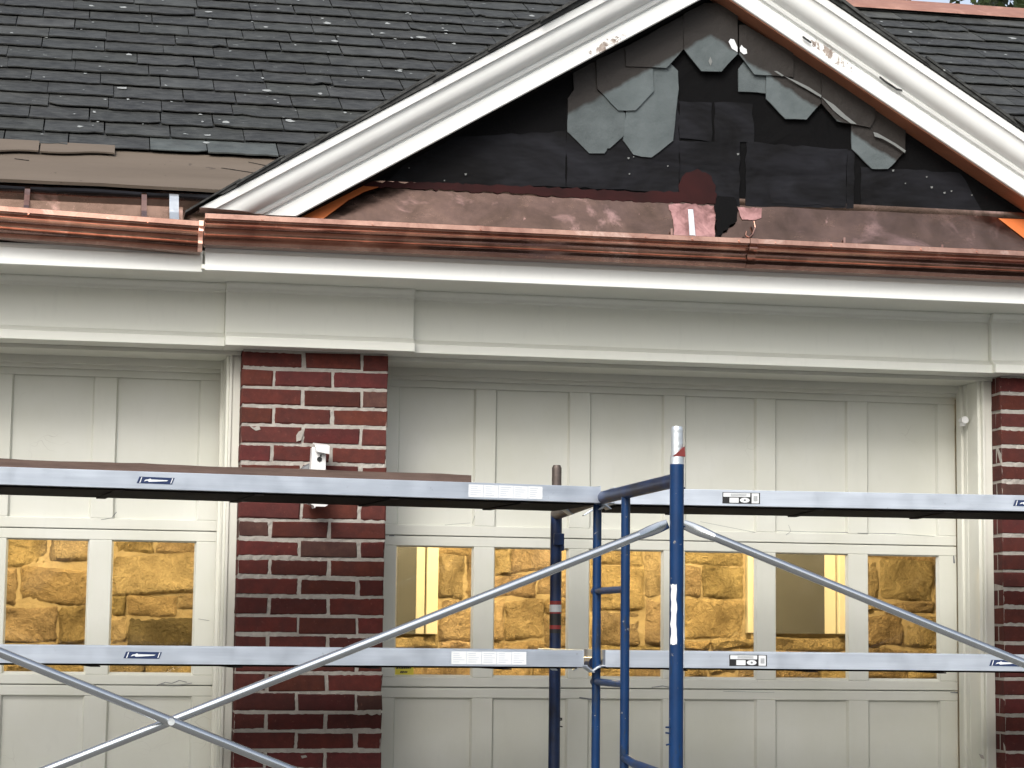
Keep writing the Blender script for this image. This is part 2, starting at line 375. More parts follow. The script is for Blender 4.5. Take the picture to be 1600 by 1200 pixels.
for px in ([(388,664),(397,668),(405,665),(407,671),(400,673),(395,670)], [(463,680),(467,674),(472,672),(474,677),(470,688),(463,690)], [(1530,1178),(1536,1180),(1538,1186),(1534,1185)], [(470,1181),(478,1180),(480,1183),(472,1185)]):
    k = MB(); P = [bp(a, b_, y=-.004) for a, b_ in px]; k.prism([(p.x, -.005, p.z) for p in P], (0, .006, 0)); k.build('mortar_splash', 'mortar', B)
# --- entablature: one moulded profile swept along X, broken forward over the piers
def entab(x0, x1, yo, bottomret=True):
    prof = [(.31, 2.455), (yo-.038, 2.455), (yo-.038, 2.487), (yo-.018, 2.494), (yo-.007, 2.504), (yo, 2.506), (yo, 2.652), (yo-.012, 2.655), (yo-.014, 2.664), (yo-.028, 2.676), (yo-.028, 2.684), (.31, 2.684)]
    k = MB(); k.prism([(x0, a, b_) for a, b_ in prof], (x1-x0, 0, 0)); return k
k = MB()
for a, b_, yo in ((-3.02, -2.345, -.056), (-2.345, -.069, -.020), (-.069, .609, -.056), (.609, 2.829, -.022), (2.829, 3.52, -.050), (3.52, 5.2, -.02)):
    q = entab(a, b_, yo); k.add(q.v, q.f)
k.build('frieze', 'trim', B, bevel=.002, smooth=30)
# soffit boards and fascia
k = MB(); k.box(-4.6, -.172, -.305, .1, 2.6845, 2.70); k.box(-.172, 5.2, -.343, .1, 2.6845, 2.70)
k.build('soffit', 'trim', B)
k = MB()
k.box(-4.6, -.166, -.318, -.298, 2.676, 2.735); k.box(-4.6, -.166, -.311, -.298, 2.7352, 2.752)
k.build('fascia_board', 'fascia', B, bevel=.0025)
k = MB()
k.box(-.160, 5.2, -.352, -.332, 2.678, 2.741); k.box(-.160, 5.2, -.345, -.332, 2.7412, 2.757)
k.build('fascia_board', 'fascia', B, bevel=.0025)
k = MB(); k.box(-4.6, 5.2, -.29, .3, 2.70, 2.755); k.build('eaves_core', 'trim', B)

# --- header trim over the doors and the casings
def header(x0, x1):
    k = MB()
    k.box(x0, x1, .07, .262, 2.440, 2.455)          # flat soffit, then a small lip before the door
    k.box(x0, x1, .262, .285, 2.412, 2.455)
    k.box(x0, x1, .285, .40, 2.398, 2.70)
    return k
header(.527, 2.883).build('door_header', 'casing', B, bevel=.002)
header(-2.413, -.002).build('door_header', 'casing', B, bevel=.002)
def casing(xo, xi, sgn):
    "xo brick edge, xi door edge; sgn +1 when the brick is on the right"
    k = MB(); s = sgn
    def bx(a, b_, y0, y1): k.box(min(a, b_), max(a, b_), y0, y1, 0, 2.44)
    w_ = abs(xo-xi)
    bx(xo, xo-s*.030, .085, .20); bx(xo-s*.030, xo-s*.040, .078, .20); bx(xo-s*.040, xo-s*(w_-.002), .098, .20)
    bx(xo, xo-s*w_, .2001, .235); bx(xo, xo-s*(w_+.010), .2352, .285)
    return k
casing(2.885, 2.829, 1).build('door_casing', 'casing', B, bevel=.002)
casing(0, -.052, 1).build('door_casing', 'casing', B, bevel=.002)
casing(-2.415, -2.36, -1).build('door_casing', 'casing', B, bevel=.002)
k = MB(); k.box(.5255, .540, .262, .296, 0, 2.40); k.build('door_casing', 'casing', B)
# little white plastic stop on the right jamb
k = MB(); k.tube((2.806, .20, 2.297), (2.806, .165, 2.297), .011); k.tube((2.806, .165, 2.297), (2.806, .158, 2.297), .014); k.box(2.80, 2.812, .17, .20, 2.275, 2.29)
k.build('jamb_stop', 'white', B)

# --- garage doors: sectional, glazed third row
def garage_door(x0, x1, wins, label):
    door = MB()
    yf = .31
    secs = [(.04, .628), (.632, 1.2480), (1.2515, 1.811), (1.8145, 2.41)]
    edges = sorted(wins)
    for si, (a, b_) in enumerate(secs):
        if si == 2: lo, hi = 1.287, 1.775
        elif si == 3: lo, hi = 1.853, 2.372
        elif si == 1: lo, hi = .68, 1.211
        else: lo, hi = .10, .585
        dy = {3: .0, 2: .0, 1: .002, 0: .002}[si]
        door.box(x0, x1, yf+dy, yf+.035, a, lo); door.box(x0, x1, yf+dy, yf+.035, hi, b_)
        xs = [x0]+[v for w_ in edges for v in w_]+[x1]
        for i in range(0, len(xs), 2):
            door.box(xs[i], xs[i+1], yf+dy+.0008, yf+.035, lo+.0002, hi-.0002)
    for zz in (.630, 1.2497, 1.8127): door.box(x0+.002, x1-.002, yf+.022, yf+.040, zz-.02, zz+.02)
    door.box(x0+.002, x1-.002, yf+.0352, yf+.040, 2.36, 2.5)
    o = door.build('garage_door', 'door', B, bevel=.0022, label=label)
    for (wa, wb) in edges:
        for si, (lo, hi) in ((3, (1.853, 2.372)), (1, (.68, 1.211)), (0, (.10, .585))):
            p = MB(); 
            p.add([(wa-.004, yf+.016, lo-.004), (wb+.004, yf+.016, lo-.004), (wb+.004, yf+.016, hi+.004), (wa-.004, yf+.016, hi+.004)], [(0, 1, 2, 3)])
            p.prism([(wa, yf+.0155, lo), (wa, yf+.003, lo), (wa+.006, yf+.0155, lo)], (0, 0, hi-lo))
            p.prism([(wb, yf+.0155, lo), (wb-.006, yf+.0155, lo), (wb, yf+.003, lo)], (0, 0, hi-lo))
            p.build('door_panel', 'door', o)
    for (wa, wb) in edges:
        lo, hi = 1.287, 1.775
        p = MB(); p.add([(wa, yf+.022, lo), (wb, yf+.022, lo), (wb, yf+.022, hi), (wa, yf+.022, hi)], [(0, 1, 2, 3)])
        p.build('window_pane', 'glass', o)
        p = MB()                                   # sloped glazing putty around the pane
        p.prism([(wa, yf+.0205, lo), (wa, yf+.004, lo), (wa, yf+.0205, lo+.009)], (wb-wa, 0, 0))
        p.prism([(wa, yf+.0205, hi), (wa, yf+.0205, hi-.005), (wa, yf+.010, hi)], (wb-wa, 0, 0))
        p.prism([(wa, yf+.0205, lo), (wa+.006, yf+.0205, lo), (wa, yf+.006, lo)], (0, 0, hi-lo))
        p.prism([(wb, yf+.0205, lo), (wb, yf+.006, lo), (wb-.006, yf+.0205, lo)], (0, 0, hi-lo))
        p.build('window_frame', 'door', o)
    return o
DR = garage_door(.541, 2.826, [(.610, .904), (.982, 1.269), (1.349, 1.640), (1.724, 2.010), (2.087, 2.380), (2.461, 2.753)], 'wide right garage door with six lit window panes')
DL = garage_door(-2.352, -.055, [(-.437, -.132), (-.813, -.518), (-1.187, -.893), (-1.562, -1.268), (-1.937, -1.643), (-2.29, -2.018)], 'left garage door with lit window panes')
# peeling blisters and splits on the rails
def crack(pts, wd, parent, y):
    k = MB()
    for (a, b_) in zip(pts, pts[1:]):
        A, Bp = bp(*a, y=y), bp(*b_, y=y); n = Vector((-(Bp-A).z, 0, (Bp-A).x)).normalized()*wd
        k.add([A-n*.5, Bp-n*U(.2, 1), Bp+n*U(.2, 1), A+n*.5], [(0, 1, 2, 3)])
    return k.build('paint_crack', 'grey', parent)
for pts, wd, par in (
    ([(245, 1071), (258, 1066), (268, 1068), (280, 1063), (292, 1066)], .002, DL), ([(252, 1069), (270, 1072), (300, 1067)], .0015, DL),
    ([(310, 967), (327, 970)], .0012, DL), ([(158, 812), (175, 809), (182, 800)], .0016, DL),
    ([(1018, 1074), (1036, 1072), (1062, 1076)], .0025, DR), ([(905, 1090), (925, 1093)], .005, DR), ([(1130, 1080), (1210, 1082)], .0012, DR), ([(1232, 820), (1236, 830), (1228, 836)], .001, DR),
    ([(1485, 1082), (1497, 1082)], .003, DR), ([(695, 820), (735, 817)], .0012, DR), ([(738, 818), (742, 806)], .0012, DR), ([(1340, 833), (1400, 834), (1460, 838)], .0018, DR), ([(1214, 829), (1260, 831), (1325, 832)], .0016, DR),
    ([(1094, 815), (1180, 832)], .001, DR), ([(608, 837), (616, 837)], .004, DR), ([(1490, 868), (1491, 880)], .004, DR), ([(331, 1166), (332, 1190)], .003, DL)):
    crack(pts, wd, par, .3085)
# black weather strip on the left of the right door
k = MB(); k.box(.528, .5355, .245, .261, 1.28, 1.70); k.build('weather_strip', 'grey', DR)
# yellow sticker on the first pane
k = MB(); a = bp(616.5, 1036, y=.3285); c = bp(646, 1056, y=.3285)
k.add([(a.x, .3285, c.z), (c.x, .3285, c.z), (c.x, .3285, a.z), (a.x, .3285, a.z)], [(0, 1, 2, 3)])
st = k.build('warning_sticker', 'yellow', DR, label='small yellow sticker in the lower left corner of the first pane')
k = MB()
for row, (yy, xa, xb) in enumerate(((1043.5, 619, 642), (1050, 625, 637))):
    x = xa
    while x < xb:
        w_ = U(1.6, 3.0); hh = U(2.4, 3.6); A = bp(x, yy+hh/2, y=.3275); C = bp(min(x+w_, xb), yy-hh/2, y=.3275); D_ = .0018
        k.add([(A.x, .3275, A.z), (C.x, .3275, A.z), (C.x+D_, .3275, C.z), (A.x+D_, .3275, C.z)], [(0, 1, 2, 3)]); x += w_+U(.4, .9)
A = bp(623, 1036, y=.3275); 
for q in range(6):
    t0, t1 = math.pi*q/6+math.pi, math.pi*(q+1)/6+math.pi; cx_, cz_ = bp(631, 1036, y=.3275).x, bp(631, 1036.5, y=.3275).z
    k.add([(cx_+r_*math.cos(t_), .3275, cz_+r_*.55*math.sin(t_)) for t_, r_ in ((t0, .017), (t1, .017), (t1, .012), (t0, .012))], [(0, 1, 2, 3)])
k.build('sticker_print', 'dark', DR)

# --- interior of the garage
YB = 4.5
k = MB(); k.box(-4.2, 5.0, .42, 7.0, .005, .02); k.build('garage_floor', 'concrete', B)
k = MB(); k.box(-4.2, 5.0, .36, 4.9, 2.6, 2.66); k.build('garage_ceiling', 'plaster', B)
k = MB(); k.box(-4.25, -4.2, .36, 4.9, 0, 2.66); k.box(5.0, 5.05, .36, 4.9, 0, 2.66)
k.box(-4.2, -2.36, .36, .40, 0, 2.6); k.box(-.04, .54, .36, .40, 0, 2.6); k.box(2.84, 5.0, .36, .40, 0, 2.6); k.box(-4.2, 5.0, .405, .44, 2.40, 2.6); k.build('inner_wall', 'plaster', B)
sw = MB(); sw.box(-4.2, 5.0, YB+.020, YB+.35, 0, 2.6); SW = sw.build('stone_wall', 'smortar', B, label='rough quarry stone back wall lit yellow inside the garage')
wins_px = [((560, 650), (835, 990), (650, 684)), ((1176, 1288), (835, 990), None)]
rects = []      # seen stones, in photo pixels on the back wall
Z = lambda *a: rects.append(a)
for q in ((-20,842,9,884),(11,838,74,883),(79,838,160,875),(-15,888,26,944),(32,891,160,942),(-12,950,90,1003),(92,948,165,1003),(-10,1006,70,1030),(74,1008,150,1034),(-10,1035,160,1070),
          (181,836,239,863),(245,838,330,864),(176,867,330,926),(176,930,196,960),(199,932,277,962),(280,928,340,950),(200,966,330,1010),(172,964,198,1004),(172,1008,225,1070),(228,1013,330,1068),
          (688,846,740,866),(687,868,726,934),(729,868,762,934),(687,938,738,1001),(600,994,685,1014),(688,1003,745,1016),(600,1018,660,1070),(663,1018,745,1066),
          (766,842,795,858),(772,860,800,898),(800,848,870,892),(766,900,838,934),(840,896,905,931),(766,938,788,1000),(790,938,850,998),(853,936,900,958),(852,961,905,1012),(766,1003,850,1016),(766,1020,830,1062),(834,1018,905,1062),
          (925,846,1004,882),(925,886,1006,952),(1009,848,1040,932),(925,956,1000,1008),(1010,937,1055,1006),(925,1012,1060,1030),(925,1034,990,1066),(994,1034,1050,1066),
          (1058,850,1162,882),(1056,886,1096,932),(1100,886,1162,934),(1056,938,1162,998),(1056,1002,1110,1014),(1114,1000,1182,1014),(1056,1018,1106,1060),(1109,1024,1150,1052),(1155,1018,1200,1064),
          (1186,996,1330,1016),(1190,1020,1280,1062),(1284,1020,1340,1064),
          (1350,850,1470,872),(1352,876,1374,938),(1378,876,1458,938),(1462,874,1500,940),(1352,942,1380,954),(1384,942,1460,958),(1352,962,1412,1008),(1418,962,1480,1010),(1350,1014,1420,1062),(1424,1014,1490,1062)):
    Z(*q)
cells = []
for (a, b_, c, d) in rects:
    P, Q = bp(a-2.0, d+1.9, y=YB), bp(c+2.0, b_-1.9, y=YB); cells.append([P.x, Q.x, P.z, Q.z])
holes = []
for (xa, xb), (ya, yb), tr_ in wins_px:
    P, Q = bp(xa, yb, y=YB), bp(xb, ya, y=YB); holes.append([P.x-.12, Q.x+.16, P.z-.005, 2.35])
taken = [list(c) for c in cells]+holes
def free(x0, x1, z0, z1): return all(x1 <= a or x0 >= b_ or z1 <= c or z0 >= d for a, b_, c, d in taken)
z = .05
while z < 2.55:
    h = U(.14, .24); x = -4.15
    while x < 4.95:
        w_ = U(.25, .6)
        while w_ > .08 and not free(x, x+w_, z, min(z+h, 2.58)): w_ -= .04
        if w_ > .08:
            cells.append([x, x+w_-.02, z, min(z+h, 2.58)-.02]); taken.append(cells[-1])
        x += max(w_, .06)
    z += h
st = MB()
for n_, (x0, x1, z0, z1) in enumerate(cells):
    v = U(.78, 1.2); st.tone = (v, v*U(.94, 1.02), v*U(.85, 1.05))
    if n_ == 16: st.tone = (.35, .36, .33)
    nx = max(4, int((x1-x0)/.018)); nz = max(4, int((z1-z0)/.018)); vis = n_ < len(rects)
    pr = U(.026, .040); tx, tz = U(-.02, .02), U(-.03, .03); ph = [U(0, 6) for _ in range(4)]
    sk = U(-.04, .04); vs = []; fs = []
    for i in range(nx+1):
        for j_ in range(nz+1):
            a, c = i/nx, j_/nz; e = min(a, 1-a)*(x1-x0); e2 = min(c, 1-c)*(z1-z0); ed = min(e, e2)
            r_ = min(1, (ed+.001)/.013); yy = YB+.035-(pr+tx*(a-.5)+tz*(c-.5))*(r_**.5) - .010*math.sin(ph[0]+a*7)*math.sin(ph[1]+c*6)*r_ + U(-.005, .005)*r_
            xx = x0+(x1-x0)*a+.004*math.sin(ph[2]+c*8)+U(-.003, .003); zz = z0+(z1-z0)*c+.006*math.sin(ph[3]+a*5)+sk*(a-.5)*(1 if not vis else .6)+U(-.003, .003)
            vs.append((xx, yy, zz))
    for i in range(nx):
        for j_ in range(nz): q = i*(nz+1)+j_; fs.append((q, q+nz+1, q+nz+2, q+1))
    st.add(vs, fs)
st.build('stone_blocks', 'stone', SW, smooth=70)
# the two interior windows
def inwin(pxl, pxr, trimpx, leftpx, zb_px, label):
    a = bp(pxl, 900, y=YB).x; b_ = bp(pxr, 900, y=YB).x; zb = bp((pxl+pxr)/2, zb_px, y=YB).z
    p = MB(); p.box(a, b_, YB-.012, YB-.004, zb, 2.35); o = p.build('interior_window', 'duskglass', B, label=label)
    f = MB()
    tr = bp(trimpx, 900, y=YB).x; w_ = tr-b_
    f.box(b_, b_+w_*.42, YB-.01, YB+.03, zb, 2.4); f.box(b_+w_*.46, tr, YB-.045, YB+.02, zb-.0, 2.4)
    if leftpx: lf = bp(leftpx, 900, y=YB).x; f.box(lf, a-.035, YB-.03, YB+.02, zb, 2.4); f.box(a-.03, a, YB+.01, YB+.03, zb, 2.4)
    else: f.box(a-.12, a, YB-.03, YB+.02, zb, 2.4)
    f.box(a, b_, YB-.005, YB+.025, zb, zb+.022); f.box(a-.12, tr, YB-.045, YB+.03, 2.36, 2.46)
    f.build('window_frame', 'inpaint', o, bevel=.004)
inwin(540, 650, 683, None, 990, 'grey interior window with yellow painted frame seen through the first pane')
inwin(1183, 1287, 1330, 1166, 990, 'grey interior window with yellow frame seen through the fifth pane')

# --- main roof
PB = rad(31); Y0, Z0 = -.285, 2.975
def RP(x, s, h=0):      # s metres up the slope from the eave, h above the roof plane
    return Vector((x, Y0+s*math.cos(PB)-h*math.sin(PB), Z0+s*math.sin(PB)+h*math.cos(PB)))
SR = 3.19
k = MB(); k.prism([RP(-5.5, .30, -.02), RP(7.5, .30, -.02), RP(7.5, SR, -.02), RP(-5.5, SR, -.02)], Vector((0, 0, -.05)))
ridge = RP(0, SR)
k.prism([(-5.5, ridge.y+.01, ridge.z-.04), (7.5, ridge.y+.01, ridge.z-.04), (7.5, ridge.y+4, ridge.z-2.5), (-5.5, ridge.y+4, ridge.z-2.5)], Vector((0, 0, -.05)))
MR = k.build('main_roof', 'felt', B, label='dark slate roof speckled with white chips, bottom course stripped')
# end and rear walls so that the house closes
k = MB(); k.box(-4.6, 5.2, 4.95, 5.2, 0, 3.6); k.box(-4.62, -4.3, .345, 4.949, 0, 2.7); k.box(5.1, 5.25, .345, 4.949, 0, 2.7)
k.build('rear_wall', 'brick', B)
AX, AZ = 1.665, 3.79                # inner apex of the rake boards (front face)
TS = .600                            # slope of the gable
# slates; none under the gable
def gable_z(x): return AZ+.20-TS*abs(x-AX)
sl_ = MB(); EXP = .152; row = 0; s = .345
while s < SR:
    e = EXP*(1 if row else 1); off = (row % 2)*.13+U(-.04, .04)
    x = -2.6+off
    while x < 6.6:
        w_ = U(.19, .29); 
        P = RP(x+w_/2, s)
        # skip what the gable roof covers
        if not (P.z < gable_z(x+w_/2)-.10 and 0 < x+w_/2 < 3.4):
            lift = U(.0, .003); th = U(.003, .0055); ds = U(-.007, .007); g_ = U(.0005, .003)
            v = U(.80, 1.2); sl_.tone = (v, v*U(.98, 1.03), v*U(.97, 1.05))
            if s > SR-.34 and random.random() < .35: sl_.tone = tuple(q*2.4 for q in sl_.tone)  # sky sheen near the ridge, put into the tone of some slates
            if row == 0 and x > -.62 and x < 0.1: sl_.tone = (2.3, 2.55, 2.6)
            elif random.random() < .07: sl_.tone = tuple(q*1.5 for q in sl_.tone)
            top = s+EXP*1.5
            n = 7; lo = []; cut = random.random()
            for q in range(n+1):
                aa = x+g_+(w_-2*g_)*q/n
                dd = ds+U(-.0045, .0045)+(U(.0, .03) if (cut < .08 and q < 2) else 0)+(U(.0, .03) if (cut > .92 and q > 5) else 0)
                lo.append((aa, s+dd))
            poly_t = [RP(a, c, .012+lift+th) for a, c in lo]+[RP(x+w_-g_, top, .0008+th*.2), RP(x+g_, top, .0008+th*.2)]
            poly_b = [RP(a, c, .012+lift) for a, c in lo]+[RP(x+w_-g_, top, -.006), RP(x+g_, top, -.006)]
            m_ = len(poly_t)
            sl_.add(poly_t+poly_b, [tuple(range(m_)), tuple(range(2*m_-1, m_-1, -1))]+[(i, m_+i, m_+(i+1) % m_, (i+1) % m_) for i in range(m_)])
        x += w_
    s += EXP; row += 1
# raised white chips and droppings scattered over the slates
ch = sl_; ch.mi = 1; ch.tone = 1
for i in range(300):
    x = U(-1.2, 2.4) if i % 4 else U(2.5, 5); s = U(.4, 2.9); P = RP(x, s)
    if P.z < gable_z(x)-.05 and 0 < x < 3.4: continue
    r_ = random.choice((.002, .002, .003, .003, .004, .004, .005, .007, .010)); n = 7; ex = U(.7, 2.2); a0 = U(0, 6)
    row_s = (s-.345) % EXP
    hh = .0205 - .06*row_s
    pts = [RP(x+r_*U(.5, 1.5)*ex*math.cos(a0+6.283*q/n), s+r_*U(.6, 1.4)*1.6*math.sin(a0+6.283*q/n), hh) for q in range(n)]
    ch.add(pts, [tuple(range(n))])
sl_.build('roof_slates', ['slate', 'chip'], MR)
# stripped starter strip: brown board, a few ragged leftovers
k = MB(); n = 60
def strip(k, x0, x1, s0, s1, h0, th, amp0, amp1, n=50):
    top, bot = [], []
    for i in range(n+1):
        x = x0+(x1-x0)*i/n; a = s0+amp0*(math.sin(x*9)+.6*math.sin(x*23+1)); b_ = s1+amp1*(math.sin(x*11+2)+.7*math.sin(x*29))
        top.append((x, a, b_))
    for (x, a, b_), (x2, a2, b2) in zip(top, top[1:]):
        k.add([RP(x, a, h0+th), RP(x2, a2, h0+th), RP(x2, b2, h0+th), RP(x, b_, h0+th), RP(x, a, h0), RP(x2, a2, h0), RP(x2, b2, h0), RP(x, b_, h0)],
              [(0, 1, 2, 3), (0, 4, 5, 1), (2, 6, 7, 3), (4, 7, 6, 5)])
strip(k, 3.1, 6.5, .0, .36, -.012, .012, .003, 0); k.build('underlay_board', 'deck', MR); k = MB(); strip(k, -4.5, .25, .0, .36, -.012, .012, .003, 0)
DK = k
k = MB(); strip(k, -1.35, -.74, .266, .37, .012, .006, .018, 0, 60)
k.build('torn_board_strip', 'deck', MR, smooth=30); k = MB(); strip(k, -.735, -.475, .268, .37, .010, .006, .014, 0, 30)
k.build('torn_board_strip', 'deck', MR, smooth=30)
k = DK; k.mi = 1                                    # ragged lifted edges and splits: real gaps, black felt showing
for pts in ([(-.82, .208), (-.79, .2), (-.77, .196)], [(-.10, .22), (-.05, .205), (0, .188), (.05, .180)], [(0, .30), (.06, .27), (.12, .26)]):
    for (a, b_), (c, d) in zip(pts, pts[1:]): k.add([RP(a, b_, .0012), RP(c, d, .0012), RP(c, d+.007, .0012), RP(a, b_+.005, .0012)], [(0, 1, 2, 3)])
k.build('underlay_board', ['deck', 'felt'], MR)
k = MB(); strip(k, -4.5, .1, -.028, .05, -.03, .008, .004, 0, 60); strip(k, -4.5, .05, -.055, .01, -.045, .006, .003, 0, 60); k.build('eaves_felt', 'felt2', MR, smooth=40)
# copper ridge cap
k = MB()
prof = [(-.125, -.060), (-.12, -.050), (-.03, .004), (-.018, .014), (-.01, .026), (.0, .029), (.01, .026), (.018, .014), (.15, -.06), (.15, -.075), (0, -.01)]
k.prism([(-5.5, ridge.y+a, ridge.z+.02+b_) for a, b_ in prof], (13, 0, 0)); k.build('ridge_cap', 'ridgecop', MR, smooth=50)

# --- gable
GY = -.225                           # gable wall face
def rk_side(side, prof, xfoot_z, mat_, name, label=None, y_off=0):
    "sweep (w, y) profile up the slope; w measured square to the slope from the inner edge"
    k = MB(); ca = math.cos(math.atan(TS)); A, Bq = [], []
    for w_, y in prof:
        # line z = AZ + w/ca - TS*|x-AX| ; apex end on x=AX, foot on z=zf
        top = Vector((AX, y, AZ+w_/ca)); zf = xfoot_z
        xf = AX+side*((AZ+w_/ca-zf)/TS); A.append(Vector((xf, y, zf))); Bq.append(top)
    n = len(A); N = 30; rs = []
    for q in range(N+1):
        rs.append([a.lerp(b_, q/N) for a, b_ in zip(A, Bq)])
    k.rings(rs); return k.build(name, mat_, B, smooth=28, bevel=0, **({'label': label} if label else {}))
face = [(0, -.10), (0, -.338), (.003, -.341), (.052, -.341), (.055, -.334), (.060, -.334), (.062, -.350), (.070, -.354), (.078, -.350), (.080, -.356),
        (.084, -.372), (.092, -.386), (.105, -.396), (.122, -.402), (.138, -.404), (.144, -.408), (.146, -.417), (.170, -.421), (.174, -.417), (.174, -.10)]
rk_side(-1, face, 2.882, 'rake', 'rake_board', 'left rake board with patch of bare flaking wood')
rk_side(1, face, 2.882, 'rake', 'rake_board', 'right rake board with flaking paint and open seam')
# small gable roof behind the rakes with its dark slate edge proud of the paint
gr = [(.176, -.428), (.176, 1.9), (.192, 1.9), (.192, -.428)]
for sd_ in (-1, 1):
    rk_side(sd_, gr, 2.93, 'slate', 'gable_roof')
for sd_ in (-1, 1):                  # ragged slate ends along the verge
    k = MB(); q = .06
    while q < 1.9:
        L = U(.12, .26); ca = math.cos(math.atan(TS)); a = q; b_ = min(q+L, 1.9); 
        xa, xb = AX+sd_*a, AX+sd_*b_; dz = U(.178, .186)/ca; dz2 = dz+U(.006, .013)
        yo = -.43-U(.0, .018)
        P = [(xa, yo, AZ+dz+.012-TS*a), (xb, yo-.002, AZ+dz-TS*b_), (xb, yo-.002, AZ+dz2-TS*b_), (xa, yo, AZ+dz2+.012-TS*a)]
        k.tone = U(.5, 1.2); k.prism(P, (0, .2, 0)); q += L-.012
    k.build('verge_slates', 'slate', B)
for px in ([(1255,57),(1262,62),(1268,66)], [(1375,120),(1384,127),(1396,135)], [(1390,131),(1402,139),(1410,141)]):
    k = MB()
    for (a, b_), (c, d) in zip(px, px[1:]):
        A, C = bp(a, b_, y=-.358), bp(c, d, y=-.358); k.prism([(A.x, -.358, A.z-.003), (C.x, -.358, C.z-.002), (C.x, -.358, C.z+.002), (A.x, -.358, A.z+.003)], (0, .01, 0))
    k.build('open_seam', 'dark', B)
# wall behind
k = MB(); k.add([(AX-1.55, GY, 2.86), (AX+1.65, GY, 2.86), (AX, GY, AZ+.08)], [(0, 1, 2)])
k2 = MB(); k2.prism([(AX-1.6, GY, 2.86), (AX+1.7, GY, 2.86), (AX, GY, AZ+.10)], (0, .12, 0))
GW = k2.build('gable_wall', 'felt', B, label='black felted gable wall under the rakes with a few octagonal slates left')
# copper soffit lining under the rakes
sf = [(-.004, GY+.01), (-.004, -.330), (-.0005, -.330), (-.0005, GY+.01)]
rk_side(-1, sf, 2.872, 'felt', 'rake_soffit'); rk_side(1, sf, 2.872, 'soffitcop', 'rake_soffit')
def wob(px, j, step=9, seed=1):
    "ragged outline: subdivide a pixel polygon and jitter it"
    rr = random.Random(seed); out = []
    for (a, b_), (c, d) in zip(px, px[1:]+px[:1]):
        n = max(1, int(math.hypot(c-a, d-b_)/step))
        for q in range(n):
            f = q/n; w_ = j if q else j*.3; out.append((a+(c-a)*f+rr.uniform(-w_, w_), b_+(d-b_)*f+rr.uniform(-w_, w_)))
    return out
def patch(name, px, y, m_, parent, th=.003, label=None, tone=1, seg=0, smooth=None, cover=None):
    P = [bp(a, b_, y=y) for a, b_ in px]
    k = MB(); k.tone = tone; k.prism([(p.x, y, p.z) for p in P], (0, th, 0))
    return k.build(name, m_, parent, **({'label': label} if label else {}))
# lapped felt sheets
for px, y in (([(886,162),(1060,155),(1062,232),(1061,302),(885,292)], -.2290), ([(1062,158),(1113,160),(1112,222),(1062,216)], -.2300), ([(1116,160),(1176,162),(1178,222),(1116,220)], -.2298),
              ([(640,250),(700,215),(885,205),(884,292),(600,288)], -.2280), ([(1062,220),(1156,222),(1156,324),(1062,305)], -.2310), ([(1166,222),(1325,233),(1322,325),(1165,322)], -.2306), ([(1324,235),(1335,236),(1334,326),(1322,326)], -.2292), ([(1200,290),(1318,292),(1320,322),(1205,318)], -.2322), ([(1345,260),(1500,270),(1540,338),(1345,330)],-.2285)):
    patch('felt_sheet', wob(px, 1.6, 14, int(px[0][0])), y, 'felt2', GW)
patch('red_paper', wob([(575,284),(700,286),(850,292),(1000,300),(1062,300),(1060,290),(1072,270),(1090,264),(1112,275),(1118,290),(1120,318),(1000,316),(800,302),(560,291)], 2.2, 7), -.2336, 'redpaper', GW, label='torn dark red paper along the foot of the gable')
# gable slates, octagonal ends
def z2(l, s, ox, oy): return [(ox+a/s, oy+b_/s) for a, b_ in l]
S2 = lambda l: z2(l, 4.617, 860, 0)
S3 = lambda l: z2(l, 5.217, 1130, 50)
gs = [(-.236, S2([(165,560),(165,500),(330,440),(345,660),(540,815),(540,970),(430,1070),(412,1068),(405,1085),(390,1105),(280,1105),(125,950),(125,710),(170,650)]), 'broad octagonal slate at the lower left, one corner chipped'),
      (-.2365, S2([(740,470),(870,460),(920,510),(927,640),(885,1015),(730,1135),(660,1130),(600,1115),(525,1010),(546,810),(600,600)]), 'long octagonal slate hanging right of the chipped one'),
      (-.244, S2([(330,430),(560,330),(740,480),(745,655),(615,795),(490,795),(340,640)]), 'octagonal slate lapped over two others on the left'),
      (-.250, S2([(540,340),(958,110),(960,355),(838,490),(700,482),(545,478)]), None),
      (-.2525, S2([(962,100),(1110,20),(1200,20),(1352,90),(1352,388),(1235,515),(1090,512),(962,352)]), 'octagonal slate at the top of the gable with a white drip'),
      (-.236, S3([(125,300),(170,240),(420,240),(420,500),(350,500),(270,490),(125,485)]), None),
      (-.244, S3([(350,160),(575,140),(800,310),(798,580),(680,712),(510,708),(352,545)]), 'octagonal slate right of centre below the rake'),
      (-.2525, S3([(132,-60),(180,-60),(572,170),(572,365),(400,352),(255,345),(132,180)]), 'slate beside the top one crossed by a white smear'),
      (-.250, S3([(803,312),(1240,590),(1242,700),(1200,778),(930,728),(803,582)]), 'broken slate under the right rake with a pale edge'),
      (-.240, S3([(1045,690),(1240,600),(1450,740),(1488,800),(1485,970),(1345,1115),(1215,1115),(1050,955)]), 'lowest octagonal slate on the right')]
